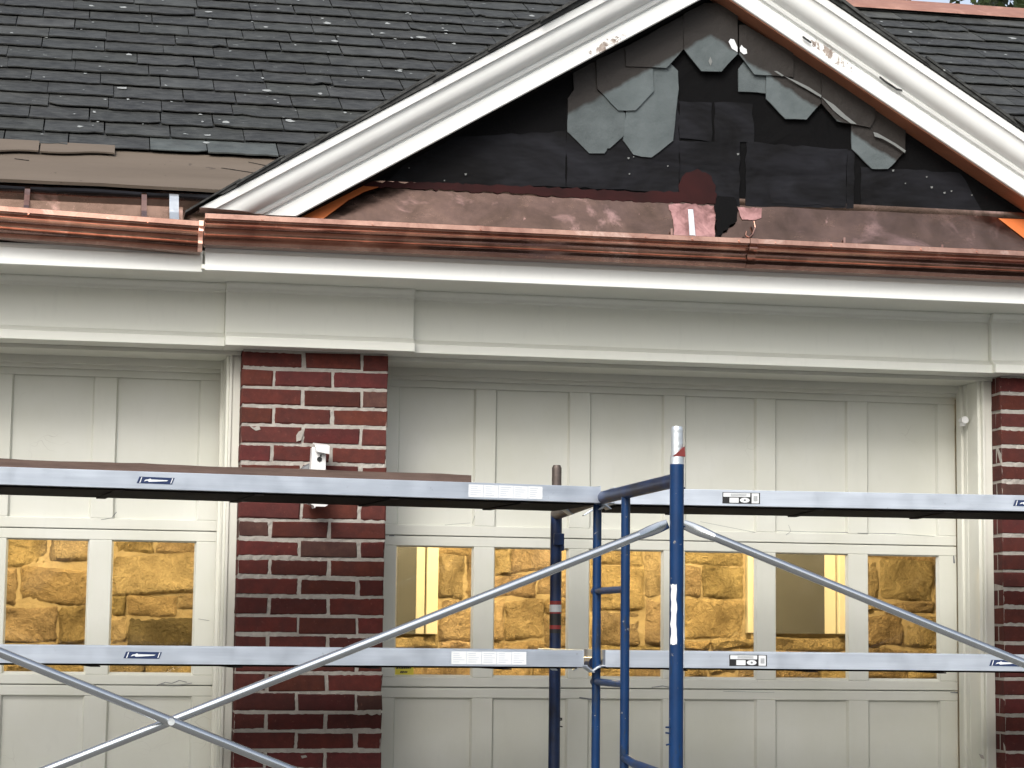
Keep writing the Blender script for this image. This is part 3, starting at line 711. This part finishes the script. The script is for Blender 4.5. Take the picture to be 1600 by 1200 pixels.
for y, px, lab in gs:
    k = MB(); P = [bp(a, b_, y=y) for a, b_ in wob(px, .55, 12, int(px[0][0]))]; v = U(.82, 1.15); k.tone = (v, v, v)
    k.prism([(p.x, y+U(0, .001), p.z) for p in P], (0, .007, 0))
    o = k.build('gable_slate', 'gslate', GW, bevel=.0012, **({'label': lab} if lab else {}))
    me = o.data                        # subdivide the faces so that the cover attribute varies over them
    bm = bmesh.new(); bm.from_mesh(me); bmesh.ops.triangulate(bm, faces=bm.faces)
    bmesh.ops.subdivide_edges(bm, edges=[e for e in bm.edges if e.calc_length() > .03], cuts=5, use_grid_fill=True); bm.to_mesh(me); bm.free()
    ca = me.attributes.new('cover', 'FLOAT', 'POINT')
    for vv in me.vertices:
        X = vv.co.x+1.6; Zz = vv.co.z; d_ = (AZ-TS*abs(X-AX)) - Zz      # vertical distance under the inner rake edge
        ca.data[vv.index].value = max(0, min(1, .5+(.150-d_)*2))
    bv = o.modifiers.get('bevel'); o.modifiers.remove(bv)
# white drips and the pale line left on the slates
for px in (S2([(1285,300),(1300,280),(1325,285),(1350,340),(1350,375),(1310,350)]), S3([(135,130),(150,105),(165,125),(190,140),(195,175),(170,182),(140,160)]), S3([(415,318),(440,318),(495,355),(480,362)]),
           S3([(1225,815),(1260,825),(1400,905),(1488,965),(1480,985),(1440,955),(1380,915),(1300,870),(1235,850)]), S3([(805,530),(900,590),(1000,680),(1090,752),(1040,745),(960,690),(900,640)]), S2([(1140,440),(1155,410),(1168,445),(1155,475)]),
           S3([(500,360),(600,400),(700,450),(800,515),(800,535),(690,470),(590,415)])):
    patch('paint_drip', px, -.2545, 'labelwhite' if px[0][0] < 1180 and px[0][1] < 90 else 'drip', GW, .001)

for i in range(16):
    a, b_ = random.choice(((1005, 268), (985, 240), (1320, 300), (1378, 268), (1440, 290), (640, 262), (700, 280), (1190, 240), (1250, 150), (1480, 300)))
    a += U(-40, 40); b_ += U(-14, 14); q = U(.8, 2.0)
    patch('felt_nail', [(a-q, b_-q*.6), (a+q, b_-q*.8), (a+q*.7, b_+q*.7), (a-q*.5, b_+q)], -.2345, 'drip', GW, .001)
# --- copper pent flashing at the foot of the gable
k = MB(); n = 60; m_ = 6; vs = []; fs = []
for i in range(n+1):
    x = .02+(3.36-.02)*i/n
    for j_ in range(m_+1):
        q = j_/m_; vs.append((x, GY-.004-.071*q, 3.022-.182*q+.0018*math.sin(x*17+q*3)+.002*math.sin(x*5.3+q*6)))
for i in range(n):
    for j_ in range(m_): q = i*(m_+1)+j_; fs.append((q, q+m_+1, q+m_+2, q+1))
k.add(vs, fs); k.prism([(.02, GY-.004, 3.022), (.02, GY-.004, 3.045), (.02, GY+.002, 3.045), (.02, GY+.002, 3.0)], (3.34, 0, 0))
PF = k.build('copper_flashing', 'flash', B, smooth=60, label='mottled brown copper sheet sloping from the gable wall to the gutter')
def on_pent(px, py, lift=.003):
    "sight line of a photo pixel meets the flashing plane"
    d = F_ + R_*((px-800)/FPX) - U_*((py-600)/FPX)
    n = Vector((0, -.182, .071)).normalized(); p0 = Vector((0, GY-.004, 3.022))+n*lift
    return CAM + d*((p0-CAM).dot(n)/d.dot(n))
def pent_patch(name, px, m_, lift, label=None):
    k = MB(); P = [on_pent(a, b_, lift) for a, b_ in (wob(px, 1.6, 6) if m_ == 'pink' else px)]; k.prism(P, (0, .0007, -.0008)); return k.build(name, m_, PF, **({'label': label} if label else {}))
pent_patch('orange_return', [(452,341),(470,326),(500,308),(530,294),(556,289),(592,292),(570,299),(545,312),(525,327),(502,344)], 'orange', .004, 'bright orange copper return under the left rake')
pent_patch('orange_return', [(1560,341),(1625,344),(1640,392),(1600,372)], 'orange', .004, 'bright orange copper return under the right rake')
pent_patch('sealant_smear', [(1045,320),(1060,318),(1118,322),(1126,332),(1118,345),(1116,374),(1054,372),(1052,345)], 'pink', .003)
pent_patch('sealant_smear', [(1153,324),(1190,326),(1190,340),(1180,344),(1160,343)], 'pink', .003)
k = MB()                                # torn black felt hanging over the copper
P = [on_pent(a, b_, .012) for a, b_ in wob([(1116,322),(1122,300),(1130,288),(1142,295),(1150,312),(1154,328),(1152,345),(1140,352),(1128,366),(1118,370),(1120,345)], 2, 5)]
k.prism(P, (0, .003, -.002)); k.build('torn_felt_flap', 'felt', PF)
pent_patch('lead_strap', [(1075,327),(1083,327),(1087,372),(1078,374)], 'strap', .008, 'short white metal strap standing on the flashing')
for x_, y_ in ((1050,357),(1320,371),(1473,382),(1558,390)):
    pent_patch('gutter_clip', [(x_-2, y_), (x_+1, y_), (x_+1, y_+14), (x_-2, y_+14)], 'copper', .012)
# the curled copper hanger beside the flap
k = MB(); pts = [on_pent(a, b_, .02) for a, b_ in ((1178,346),(1180,356),(1176,366),(1170,371),(1165,368),(1166,362))]
for a, b_ in zip(pts, pts[1:]): k.tube(a, b_, .004, 8)
k.build('gutter_hanger', 'copper', PF, smooth=40)

# --- gutters
def gutter(x0, x1, zl0, zl1, yb, name_label, h=.098, d=.118, back=.003):
    # closed thin profile: back up, top lip forward; (y, z) relative to the lip
    outer = [(0, back), (0, -h), (-.060, -h), (-.066, -h+.010), (-.074, -h+.019), (-.082, -h+.024), (-.0835, -h+.026), (-.0755, -h+.035), (-.076, -h+.040), (-.082, -h+.048), (-.092, -h+.056), (-.104, -h+.063), (-.108, -h+.0645), (-.1085, -h+.066), (-.103, -.0225), (-.1035, -.019), (-d, -.0175), (-d, -.001), (-d+.002, 0)]
    inner = [(-d+.010, 0), (-d+.010, -.0025), (-d+.003, -.003), (-d+.003, -.014), (-.100, -.017), (-.098, -h+.066), (-.085, -h+.058), (-.072, -h+.044), (-.070, -h+.03), (-.060, -h+.012), (-.056, -h+.003), (-.003, -h+.003), (-.003, back)]
    prof = outer+inner; k = MB(); rs = []; N = 40
    for i in range(N+1):
        x = x0+(x1-x0)*i/N; zl = zl0+(zl1-zl0)*i/N; wv = .0010*math.sin(x*9)+.0007*math.sin(x*23)
        rs.append([Vector((x, yb+a+(wv if a < -.07 else 0), zl+b_)) for a, b_ in prof])
    k.rings(rs); return k.build('copper_gutter', 'copper', B, smooth=28, label=name_label)
GL = gutter(-4.6, -.186, 2.868+.175, 2.832, -.322, 'left copper gutter, set back and open behind') if False else gutter(-4.6, -.177, 2.97, 2.832, -.318, 'left copper gutter, set back with a galvanised strap')
GR = gutter(-.168, 5.2, 2.8535, 2.8535, -.354, 'right copper gutter running under the gable')
# end of the left gutter: bright folded edge
k = MB()
e = [(-.118, 0), (-.118, -.018), (-.1035, -.021), (-.108, -.034), (-.092, -.042), (-.080, -.052), (-.077, -.062), (-.083, -.073), (-.068, -.086), (-.060, -.098)]
zl = 2.832
for (a, b_), (c, d) in zip(e, e[1:]):
    k.prism([(-.188, -.318+a-.006, zl+b_+.001), (-.173, -.318+a-.009, zl+b_), (-.173, -.318+c-.009, zl+d), (-.188, -.318+c-.006, zl+d+.001)], (0, .006, 0))
k.build('end_fold', 'palecopper', GL)
k = MB(); k.prism([(-.170, -.354+a, 2.8535+b_) for a, b_ in [(0, 0)]+e+[(0, -.098)]], (.004, 0, 0)); k.build('end_cap', 'copper', GR)
k = MB()                                 # lap joint where two lengths meet
xj = bp(1172, 400, y=-.47).x
for (a, b_), (c, d) in zip(e, e[1:]):
    k.add([(xj, -.354+a-.0035, 2.8535+b_), (xj+.03, -.354+a-.0015, 2.8535+b_), (xj+.03, -.354+c-.0015, 2.8535+d), (xj, -.354+c-.0035, 2.8535+d)], [(0, 1, 2, 3)])
k.build('lap_joint', 'copper', GR)
def rivet(par, px, zz, yy):
    x = bp(px, 360, y=yy).x; k = MB(); k.tube((x, yy+.004, zz), (x, yy-.0035, zz), .0055, 10, .004); k.tube((x+.012, yy+.02, zz+.0135), (x-.012, yy+.02, zz+.0135), .004, 8); k.build('gutter_rivet', 'copper', par, smooth=40)
for px in (410, 583, 752, 1010, 1083, 1156, 1213, 1300, 1440, 1527): rivet(GR, px, 2.841, -.473)
for px in (44, 231): rivet(GL, px, 2.822+.010*(231-px)/187+.0, -.4365)
# back flashing of the left gutter, clips and strap
k = MB(); N = 40
rs = []
for i in range(N+1):
    x = -4.6+(4.6-.10)*i/N; w_ = .002*math.sin(x*14)
    rs.append([Vector((x, -.316, 2.85)), Vector((x, -.316, 2.920-.012*(x+1)*0+w_)), Vector((x, -.319, 2.924+w_)), Vector((x, -.300, 2.932+w_)), Vector((x, -.268, 2.962+w_)), Vector((x, -.262, 2.96)), Vector((x, -.298, 2.928)), Vector((x, -.312, 2.915)), Vector((x, -.313, 2.85))])
k.rings(rs); k.build('back_flashing', 'flash', B, smooth=40)
k = MB(); k.box(-4.6, -.24, -.331, -.3265, 2.80, 2.896); k.build('gutter_back_liner', 'flash', GL)
def strapm(px, w_, m_, par, name):
    x = bp(px, 300, y=-.38).x; k = MB(); pts = [(-.296, 2.948), (-.325, 2.936), (-.345, 2.912), (-.375, 2.87), (-.43, 2.834)]
    for (a, b_), (c, d) in zip(pts, pts[1:]):
        k.add([(x-w_, a, b_), (x+w_, a, b_), (x+w_, c, d), (x-w_, c, d), (x-w_, a+.001, b_-.004), (x+w_, a+.001, b_-.004), (x+w_, c+.001, d-.004), (x-w_, c+.001, d-.004)],
              [(0, 1, 2, 3), (4, 7, 6, 5), (0, 3, 7, 4), (1, 5, 6, 2), (0, 4, 5, 1), (2, 6, 7, 3)])
    return k.build(name, m_, par, smooth=30)
strapm(273, .016, 'strap', GL, 'lead_strap'); strapm(226, .009, 'copper', GL, 'gutter_clip'); strapm(42, .009, 'copper', GL, 'gutter_clip')
k = MB(); k.prism([(-.16, -.36, 2.84), (.14, -.36, 2.84), (.16, -.345, 2.856), (-.10, -.345, 2.860)], (0, .02, 0)); k.build('rake_foot_flashing', 'flash', B)

# --- white outdoor fixture on the pier
L = thing('wall_lantern', 'small white square wall fixture with a grey round base on the brick pier', 'wall light', (.27, 0, 1.98))
def rot(pts, c, a): return [(c[0]+(x-c[0])*math.cos(a)-(z_-c[2])*math.sin(a), y, c[2]+(x-c[0])*math.sin(a)+(z_-c[2])*math.cos(a)) for x, y, z_ in pts]
k = MB(); k.tube((.262, 0, 1.990), (.262, -.028, 1.990), .062, 32, .056); k.tube((.262, -.028, 1.99), (.262, -.034, 1.99), .056, 32, .04); k.build('base_plate', 'grey', L, smooth=35)
k = MB(); k.prism([(.238, -.095, 1.90), (.296, -.095, 1.898), (.296, -.095, 2.098), (.247, -.095, 2.102)], (0, .062, 0)); k.prism([(.266, -.097, 1.90), (.268, -.097, 1.90), (.272, -.097, 2.05), (.270, -.097, 2.05)], (0, .003, 0))
k.build('housing', 'white', L, bevel=.003)
k = MB(); k.prism([(.252, -.125, 2.108), (.306, -.125, 2.104), (.306, -.125, 2.074), (.259, -.125, 2.082)], (0, .075, .012)); k.build('cap', 'white', L, bevel=.002)
k = MB(); k.tube((.273, -.094, 2.058), (.273, -.0975, 2.058), .009, 16); k.prism([(.274, -.0955, 2.075), (.282, -.0955, 2.075), (.276, -.0955, 2.062)], (0, -.001, 0)); k.build('sensor_eye', 'dark', L)
k = MB(); k.prism([(.232, -.12, 1.902), (.305, -.12, 1.896), (.294, -.12, 1.889), (.262, -.12, 1.890), (.258, -.12, 1.883), (.254, -.12, 1.892)], (0, .10, .004)); k.build('lower_plate', 'white', L)

# ------------------------------------------------------------------ scaffold
NX, NY = 1.207, -1.49; RX, RY = 1.163, .045
FR = thing('scaffold_frame', 'blue steel scaffold frame with ladder rungs standing before the right door', 'scaffold', (NX, NY, 0))
def T(q, z): return Vector((NX+(RX-NX)*q, NY+(RY-NY)*q, z))
k = MB(); k.tube(T(0, 0), T(0, 1.962), .0212, 28); k.build('post', 'blue', FR, smooth=40, label='nearer blue post with a white tape strip')
k = MB(); k.tube(T(1, 0), T(1, 1.895), .0212, 28); k.build('post', 'dkblue', FR, smooth=40, label='dark rear post with red and white bands')
k = MB(); k.tube(T(0, 1.962), T(0, 1.985), .0212, 28, .0208); k.tube(T(0, 1.985), T(0, 2.066), .0185, 24); k.tube(T(0, 2.066), T(0, 2.076), .019, 24, .016)
k.build('coupling_pin', 'strap', FR, smooth=40)
k = MB(); q0 = T(0, 1.985)
k.prism([q0+Vector((-.017, -.0195, 0)), q0+Vector((.021, -.0195, 0)), q0+Vector((.019, -.0195, .030)), q0+Vector((.006, -.0195, .020))], (0, .012, 0)); k.build('primer_patch', 'primer', FR)
k = MB(); k.tube(T(1, 1.895), T(1, 2.06), .0178, 24); k.tube(T(1, 2.06), T(1, 2.07), .0178, 24, .013); k.build('coupling_pin', 'steel', FR, smooth=40)
k = MB(); k.tube(T(0.0, 1.915), T(.62, 1.912), .0215, 24); k.build('top_bar', 'dkblue', FR, smooth=40)
k = MB(); k.tube(T(.62, 1.912), T(1, 1.890), .0215, 24); k.build('top_bar', 'steel', FR, smooth=40)
for q in (.375, .612):
    k = MB(); k.tube(T(q, .02), T(q, 1.905), .0148, 20); k.build('ladder_upright', 'blue', FR, smooth=40)
z = 1.598-5*.3048
while z < 1.7:
    k = MB(); k.tube(T(.372, z), T(.615, z), .0115, 16); k.tube(T(.628, z), T(.606, z), .0150, 16, .0135); k.build('rung', 'blue', FR, smooth=40); z += .3048
k = MB(); k.tube(T(.375, 1.060), T(.30, 1.048), .0135, 16); k.tube(T(.30, 1.048), T(0, 1.03), .0135, 16); k.build('side_strut', 'blue', FR, smooth=40)
k = MB(); k.tube(T(.625, 1.357), T(1, 1.352), .0200, 20); k.build('mid_bar', 'dkblue', FR, smooth=40)
k = MB(); k.tube(T(1, .66), T(.93, .64), .012, 12)
k.build('lower_strut', 'dkblue', FR, smooth=40)
# tape, bands and locks
def arc(k, q, z0, z1, a0, a1, r, n=10, wob=.0):
    c = T(q, 0); pts = []
    for i in range(n+1):
        a = rad(a0+(a1-a0)*i/n); pts.append((c.x+r*math.cos(a), c.y+r*math.sin(a)))
    N = 12; rows = []
    for j_ in range(N+1):
        rows.append([(x+(U(-wob, wob) if i in (0, n) else 0), y, z0+(z1-z0)*j_/N+(U(-wob, wob) if j_ in (0, N) else 0)) for i, (x, y) in enumerate(pts)])
    vs = [p for r_ in rows for p in r_]; k.add(vs, [(j_*(n+1)+i, j_*(n+1)+i+1, (j_+1)*(n+1)+i+1, (j_+1)*(n+1)+i) for j_ in range(N) for i in range(n)])
k = MB(); arc(k, 0, 1.425, 1.602, 205, 256, .0217, wob=.002); k.build('white_tape', 'labelwhite', FR)
k = MB(); arc(k, 0, 1.425, 1.602, -22, -2, .0217, wob=.002); k.build('white_tape', 'labelwhite', FR)
k = MB(); arc(k, 1, 1.532, 1.558, 180, 360, .0217); k.build('white_band', 'labelwhite', FR)
k = MB(); arc(k, 1, 1.5585, 1.572, 180, 360, .0217); arc(k, 1, 1.470, 1.484, 180, 360, .0217); arc(k, 1, 1.526, 1.5315, 180, 360, .0217); k.build('red_band', 'redtape', FR)
k = MB(); arc(k, 1, 1.4845, 1.5255, 180, 360, .0218); arc(k, 1, 1.455, 1.4695, 180, 360, .0218); k.build('black_band', 'dark', FR)
k = MB(); k.box(RX-.014, RX+.024, RY-.032, RY-.012, 1.775, 1.818); k.box(RX+.014, RX+.0245, RY-.030, RY-.02, 1.755, 1.776); k.build('brace_lock', 'dkblue', FR, bevel=.002)
def lock(q, zs, par, m_, ln=.02, sx=1):
    k = MB(); c = T(q, 0)
    for z_ in zs: k.tube((c.x+sx*.019, c.y-.006, z_), (c.x+sx*(.019+ln*U(.7, 1.1)), c.y-.010, z_+U(-.003, .004)), .0026, 8)
    k.build('lock_pin', m_, par, smooth=40)
lock(1, (1.148, 1.141, 1.119), FR, 'dark', .009); lock(0, (1.181, 1.163, 1.132), FR, 'blue', .016, -1); lock(0, (1.89, 1.775), FR, 'dkblue', .004, 1)

# walkboards: local x along the board, y across (0 = near face), z up
def walkboard(base, ang, label, length, top, dirn, decal):
    o = thing('walkboard', label, 'scaffold plank', base, 'aluminium walkboards on the scaffold')
    b0 = (0, 0, 0); o['_b'] = [0, 0, 0]; o.rotation_euler = (0, 0, rad(ang))
    s = dirn; W = .475; H = .055
    def X(a, b_): return (min(s*a, s*b_), max(s*a, s*b_))
    for y0 in (0, W-.028):
        k = MB(); x0, x1 = X(.0, length)
        yy0, yy1 = (y0, y0+.028)
        k.box(x0, x1, yy0, yy0+.004, top-H, top); k.box(x0, x1, yy0+.0002, yy1, top-.0035, top-.0002); k.box(x0, x1, yy0+.0002, yy1, top-H+.0002, top-H+.004)
        k.build('side_rail', 'alu', o, bevel=.0012)
    k = MB(); x0, x1 = X(.012, length-.012); k.box(x0, x1, .030, W-.03, top-.061, top-.005)
    k.mi = 0
    q = .25
    while q < length: x0, x1 = X(q, q+.03); k.box(x0, x1, .005, W-.031, top-.065, top-.0612); q += .45
    k.build('deck_board', ['darkdeck', 'steel'], o)
    for e in (0, length):
        k = MB(); sg = 1 if e == 0 else -1
        x0, x1 = X(e-sg*.016, e+sg*.02)
        k.box(x0, x1, .002, W-.002, top-.052, top-.048)
        xa, xb = X(e-sg*.002, e+sg*.002); k.box(xa, xb, -.0005, W+.0005, top-.050, top+.003)
        for yy in (.02, W-.07):
            P = [(s*(e+sg*.018), yy, top-.050), (s*(e-sg*.020), yy, top-.058), (s*(e-sg*.045), yy, top-.074), (s*(e-sg*.050), yy, top-.072), (s*(e-sg*.022), yy, top-.052), (s*(e+sg*.018), yy, top-.046)]
            k.prism(P, (0, .05, 0))
        k.build('end_hook', 'alu', o, bevel=.001)
    zc = top-H/2
    for kind, px in decal:
        x = s*px
        if kind == 'navy':
            k = MB(); k.add([(x-.060, -.0012, zc-.010), (x+.052, -.0012, zc-.011), (x+.060, -.0012, zc+.010), (x-.052, -.0012, zc+.011)], [(0, 1, 2, 3)]); k.build('maker_label', 'labelblue', o)
            k = MB()
            k.add([(x-.052, -.002, zc-.009), (x-.049, -.002, zc-.009), (x-.043, -.002, zc+.009), (x-.046, -.002, zc+.009)], [(0, 1, 2, 3)])
            k.add([(x+.046, -.002, zc-.008), (x+.049, -.002, zc-.008), (x+.055, -.002, zc+.009), (x+.052, -.002, zc+.009)], [(0, 1, 2, 3)])
            k.add([(x-.038, -.002, zc-.004), (x-.026, -.002, zc-.001), (x-.022, -.002, zc-.005), (x+.035, -.002, zc-.001), (x+.040, -.002, zc+.002), (x-.014, -.002, zc+.003), (x-.018, -.002, zc+.006), (x-.024, -.002, zc+.003), (x-.032, -.002, zc+.002)], [tuple(range(9))])
            k.build('label_mark', 'labelwhite', o)
        if kind == 'long':
            k = MB()
            for q in range(5): k.add([(x+q*.052, -.0012, zc-.021), (x+q*.052+.0505, -.0012, zc-.021), (x+q*.052+.0505, -.0012, zc+.021-.001*(q % 2)), (x+q*.052, -.0012, zc+.021)], [(0, 1, 2, 3)])
            k.build('warning_label', 'labelwhite', o)
            k = MB()
            for q in range(5):
                for r_ in range(5):
                    a = x+q*.052+.006; zz = zc+.014-r_*.007; L_ = U(.018, .04); k.add([(a, -.0018, zz), (a+L_, -.0018, zz), (a+L_, -.0018, zz+.0016), (a, -.0018, zz+.0016)], [(0, 1, 2, 3)])
            k.build('label_print', 'labelink', o)
        if kind == 'mono':
            k = MB(); k.add([(x-.058, -.0010, zc-.019), (x+.072, -.0010, zc-.019), (x+.072, -.0010, zc+.019), (x-.058, -.0010, zc+.019)], [(0, 1, 2, 3)]); k.build('label_back', 'dark', o)
            k = MB()
            for a, b_, c, d in ((-.055, .038, .004, .017), (-.034, -.002, -.016, .001), (.043, .068, -.017, .017)): k.add([(x+a, -.0018, zc+c), (x+b_, -.0018, zc+c), (x+b_, -.0018, zc+d), (x+a, -.0018, zc+d)], [(0, 1, 2, 3)])
            k.add([(x+.019+.017*math.cos(q*.3927), -.0018, zc-.007+.0085*math.sin(q*.3927)) for q in range(16)], [tuple(range(16))])
            k.build('label_white_field', 'labelwhite', o)
            k = MB()
            k.add([(x+.019+.004*math.cos(q*.785), -.0026, zc-.007+.0035*math.sin(q*.785)) for q in range(8)], [tuple(range(8))])
            for r_ in range(3): k.add([(x-.03, -.0026, zc+.007+r_*.003), (x+.025, -.0026, zc+.007+r_*.003), (x+.025, -.0026, zc+.008+r_*.003), (x-.03, -.0026, zc+.008+r_*.003)], [(0, 1, 2, 3)])
            for r_ in range(4): k.add([(x+.050+r_*.0035, -.0026, zc-.010), (x+.052+r_*.0035, -.0026, zc-.010), (x+.052+r_*.0035, -.0026, zc+.008), (x+.050+r_*.0035, -.0026, zc+.008)], [(0, 1, 2, 3)])
            k.build('label_print', 'grey', o)
    return o
PX, PYY = T(.557, 0).x-.004, T(.557, 0).y
walkboard((PX-.008, PYY, 0), 7, 'upper left aluminium walkboard carrying a brown board, navy label on its rail', 3.0, 1.948, -1, [('navy', 1.50), ('long', .465)])
walkboard((PX-.062, PYY, 0), 7, 'lower left aluminium walkboard crossing the panes of the left garage door', 2.95, 1.398, -1, [('navy', 1.47), ('long', .46)])
walkboard((PX+.045, PYY+.02, 0), -5, 'upper right aluminium walkboard running to the right brick pier', 3.0, 1.947, 1, [('mono', .43), ('navy', 1.45)])
walkboard((PX+.02, PYY+.02, 0), -4, 'lower right aluminium walkboard crossing the lit panes of the right door', 3.0, 1.398, 1, [('mono', .48), ('navy', 1.39)])
for o in [x for x in S.objects if x.name.startswith('walkboard')]:
    for c_ in o.children:
        if c_.name.startswith('maker_label'): pass
# loose wooden board on the upper left walkboard
k = MB(); N = 50; rs = []
a7 = rad(7); ox, oy = PX, PYY
for i in range(N+1):
    q = .46+2.6*i/N; x, y = ox-math.cos(a7)*q, oy-math.sin(a7)*q; n_ = Vector((math.sin(a7), -math.cos(a7), 0))   # towards the camera side
    zt = 1.9735+.0012*math.sin(q*13)+U(-.0008, .0008)+(0.0 if q > .5 else -.001)
    P0 = Vector((x, y, 0))-n_*.012; P1 = Vector((x, y, 0))-n_*.30
    rs.append([P0+Vector((0, 0, 1.9485)), P0+Vector((0, 0, zt)), P1+Vector((0, 0, zt)), P1+Vector((0, 0, 1.9485))])
k.rings(rs); bo = k.build('wooden_board', 'wood', None, base=rs[0][0])
bo['label'] = 'weathered brown wooden board lying along the upper left walkboard'; bo['category'] = 'wooden board'
# cross braces
def brace(label, ang, sgn, z0, z1, yoff, half, tx=0):
    o = thing('cross_brace', label, 'scaffold brace', (NX, NY-.03, 0), 'cross braces on the near face of the scaffold')
    a = rad(ang); d = Vector((sgn*math.cos(a), -math.sin(a) if sgn < 0 else math.sin(a), 0))
    P0 = Vector((NX, NY-yoff, 0)); P1 = P0+d*(2*half)
    def tb(A, Bq, off):
        k = MB(); n_ = Vector((0, -off, 0)); A = A+n_; Bq = Bq+n_; v = (Bq-A).normalized(); A = A+v*.026; Bq = Bq-v*.026
        k.tube(A+v*.10, Bq-v*.10, .0135, 20)
        w_ = Vector((0, 0, 1)).cross(v).normalized(); up = v.cross(w_).normalized()
        for E_, s_ in ((A, 1), (Bq, -1)):      # flattened ends
            def ring(c, rx, rz): return [c+w_*(rx*math.cos(2*math.pi*i/20))+up*(rz*math.sin(2*math.pi*i/20)) for i in range(20)]
            rr = [ring(E_, .003, .014), ring(E_+v*s_*.03, .003, .0165), ring(E_+v*s_*.06, .005, .0165), ring(E_+v*s_*.10, .0135, .0135)]
            if s_ < 0: rr = rr[::-1]
            k.rings(rr)
        return k.build('brace_tube', 'galv', o, smooth=45)
    tb(P0+Vector((0, 0, z0)), P1+Vector((0, 0, z1)), -.016)
    tb(P0+Vector((0, 0, z1)), P1+Vector((0, 0, z0)), .014)
    C_ = (P0+P1)/2+Vector((0, -.0, (z0+z1)/2)); k = MB(); k.tube(C_+Vector((0, .03, 0)), C_-Vector((0, .033, 0)), .006, 12); k.tube(C_-Vector((0, .033, 0)), C_-Vector((0, .040, 0)), .010, 10); k.build('pivot_bolt', 'strap', o, smooth=40)
    return o
brace('crossed pair of galvanised brace tubes in front of the left door and brick pier', 7, -1, 1.793, .607, 0, 1.50)
brace('galvanised brace pair reaching from the blue post towards the right brick pier', -5, 1, 1.793, .62, 0, 1.52)

# unseen trees added behind the camera to darken reflections in copper and metal
k = MB(); random.seed(11)
for i in range(900):
    x = U(-45, 45); c = Vector((x, -34+U(-3, 3), U(0, 1)**.8*(6.2+1.6*math.sin(x*.35)+1.2*math.sin(x*.9)))); s_ = U(.5, 1.3)
    n_ = Vector((U(-1, 1), U(.3, 1), U(-1, 1))).normalized(); t1 = n_.orthogonal().normalized()*s_; t2 = n_.cross(t1).normalized()*s_
    k.tone = U(.5, 1.3); k.add([c+t1*math.cos(q)+t2*math.sin(q)*U(.7, 1) for q in [j_*1.047 for j_ in range(6)]], [tuple(range(6))])
tl = k.build('added_woods', 'leaf', None, base=(0, -34, 0)); tl['kind'] = 'stuff'
# ------------------------------------------------------------------ trees beyond the ridge
def tree(x, y, h, rc, label, seed, zc):
    random.seed(seed)
    o = thing('tree', label, 'tree', (x, y, 0), 'trees beyond the roof ridge')
    k = MB()
    pts = [Vector((x, y, 0)), Vector((x+.2, y, h*.3)), Vector((x-.1, y+.2, h*.6)), Vector((x, y, h*.9))]; rr = [.3, .22, .14, .05]
    for i in range(3): k.tube(pts[i], pts[i+1], rr[i], 12, rr[i+1])
    for i in range(9):
        a = U(0, 6.28); b_ = pts[1].lerp(pts[3], U(.1, .9)); e = b_+Vector((math.cos(a)*U(1, rc), math.sin(a)*U(1, rc), U(.3, 2))); k.tube(b_, e, .08, 8, .02)
    k.build('trunk', 'bark', o, smooth=60)
    k = MB()
    cl = [(Vector((x+U(-rc, rc), y+U(-rc, rc), zc+U(-h*.25, h*.28))), U(.4, .9)) for _ in range(46)]
    for c, r_ in cl:
        v0 = U(.55, 1.3)
        for _ in range(150):
            d = Vector((random.gauss(0, 1), random.gauss(0, 1), random.gauss(0, 1))).normalized()*r_*U(.3, 1.05); p = c+d; s_ = U(.05, .10)
            n_ = Vector((U(-1, 1), U(-1, 1), U(-1, 1))).normalized(); t1 = n_.orthogonal().normalized()*s_; t2 = n_.cross(t1).normalized()*s_*.55
            k.tone = v0*U(.7, 1.3); k.add([p-t1, p+t2, p+t1, p-t2], [(0, 1, 2, 3)])
    k.build('crown', 'leaf', o)
tree(6.4, 13.5, 7.5, 1.9, 'broad leafy tree showing above the right end of the roof ridge', 3, 7.4)
tree(10.6, 15, 8, 2.0, 'dark leafy tree behind the far right of the ridge', 5, 8.0)
for o in S.objects:
    if '_b' in o: del o['_b']
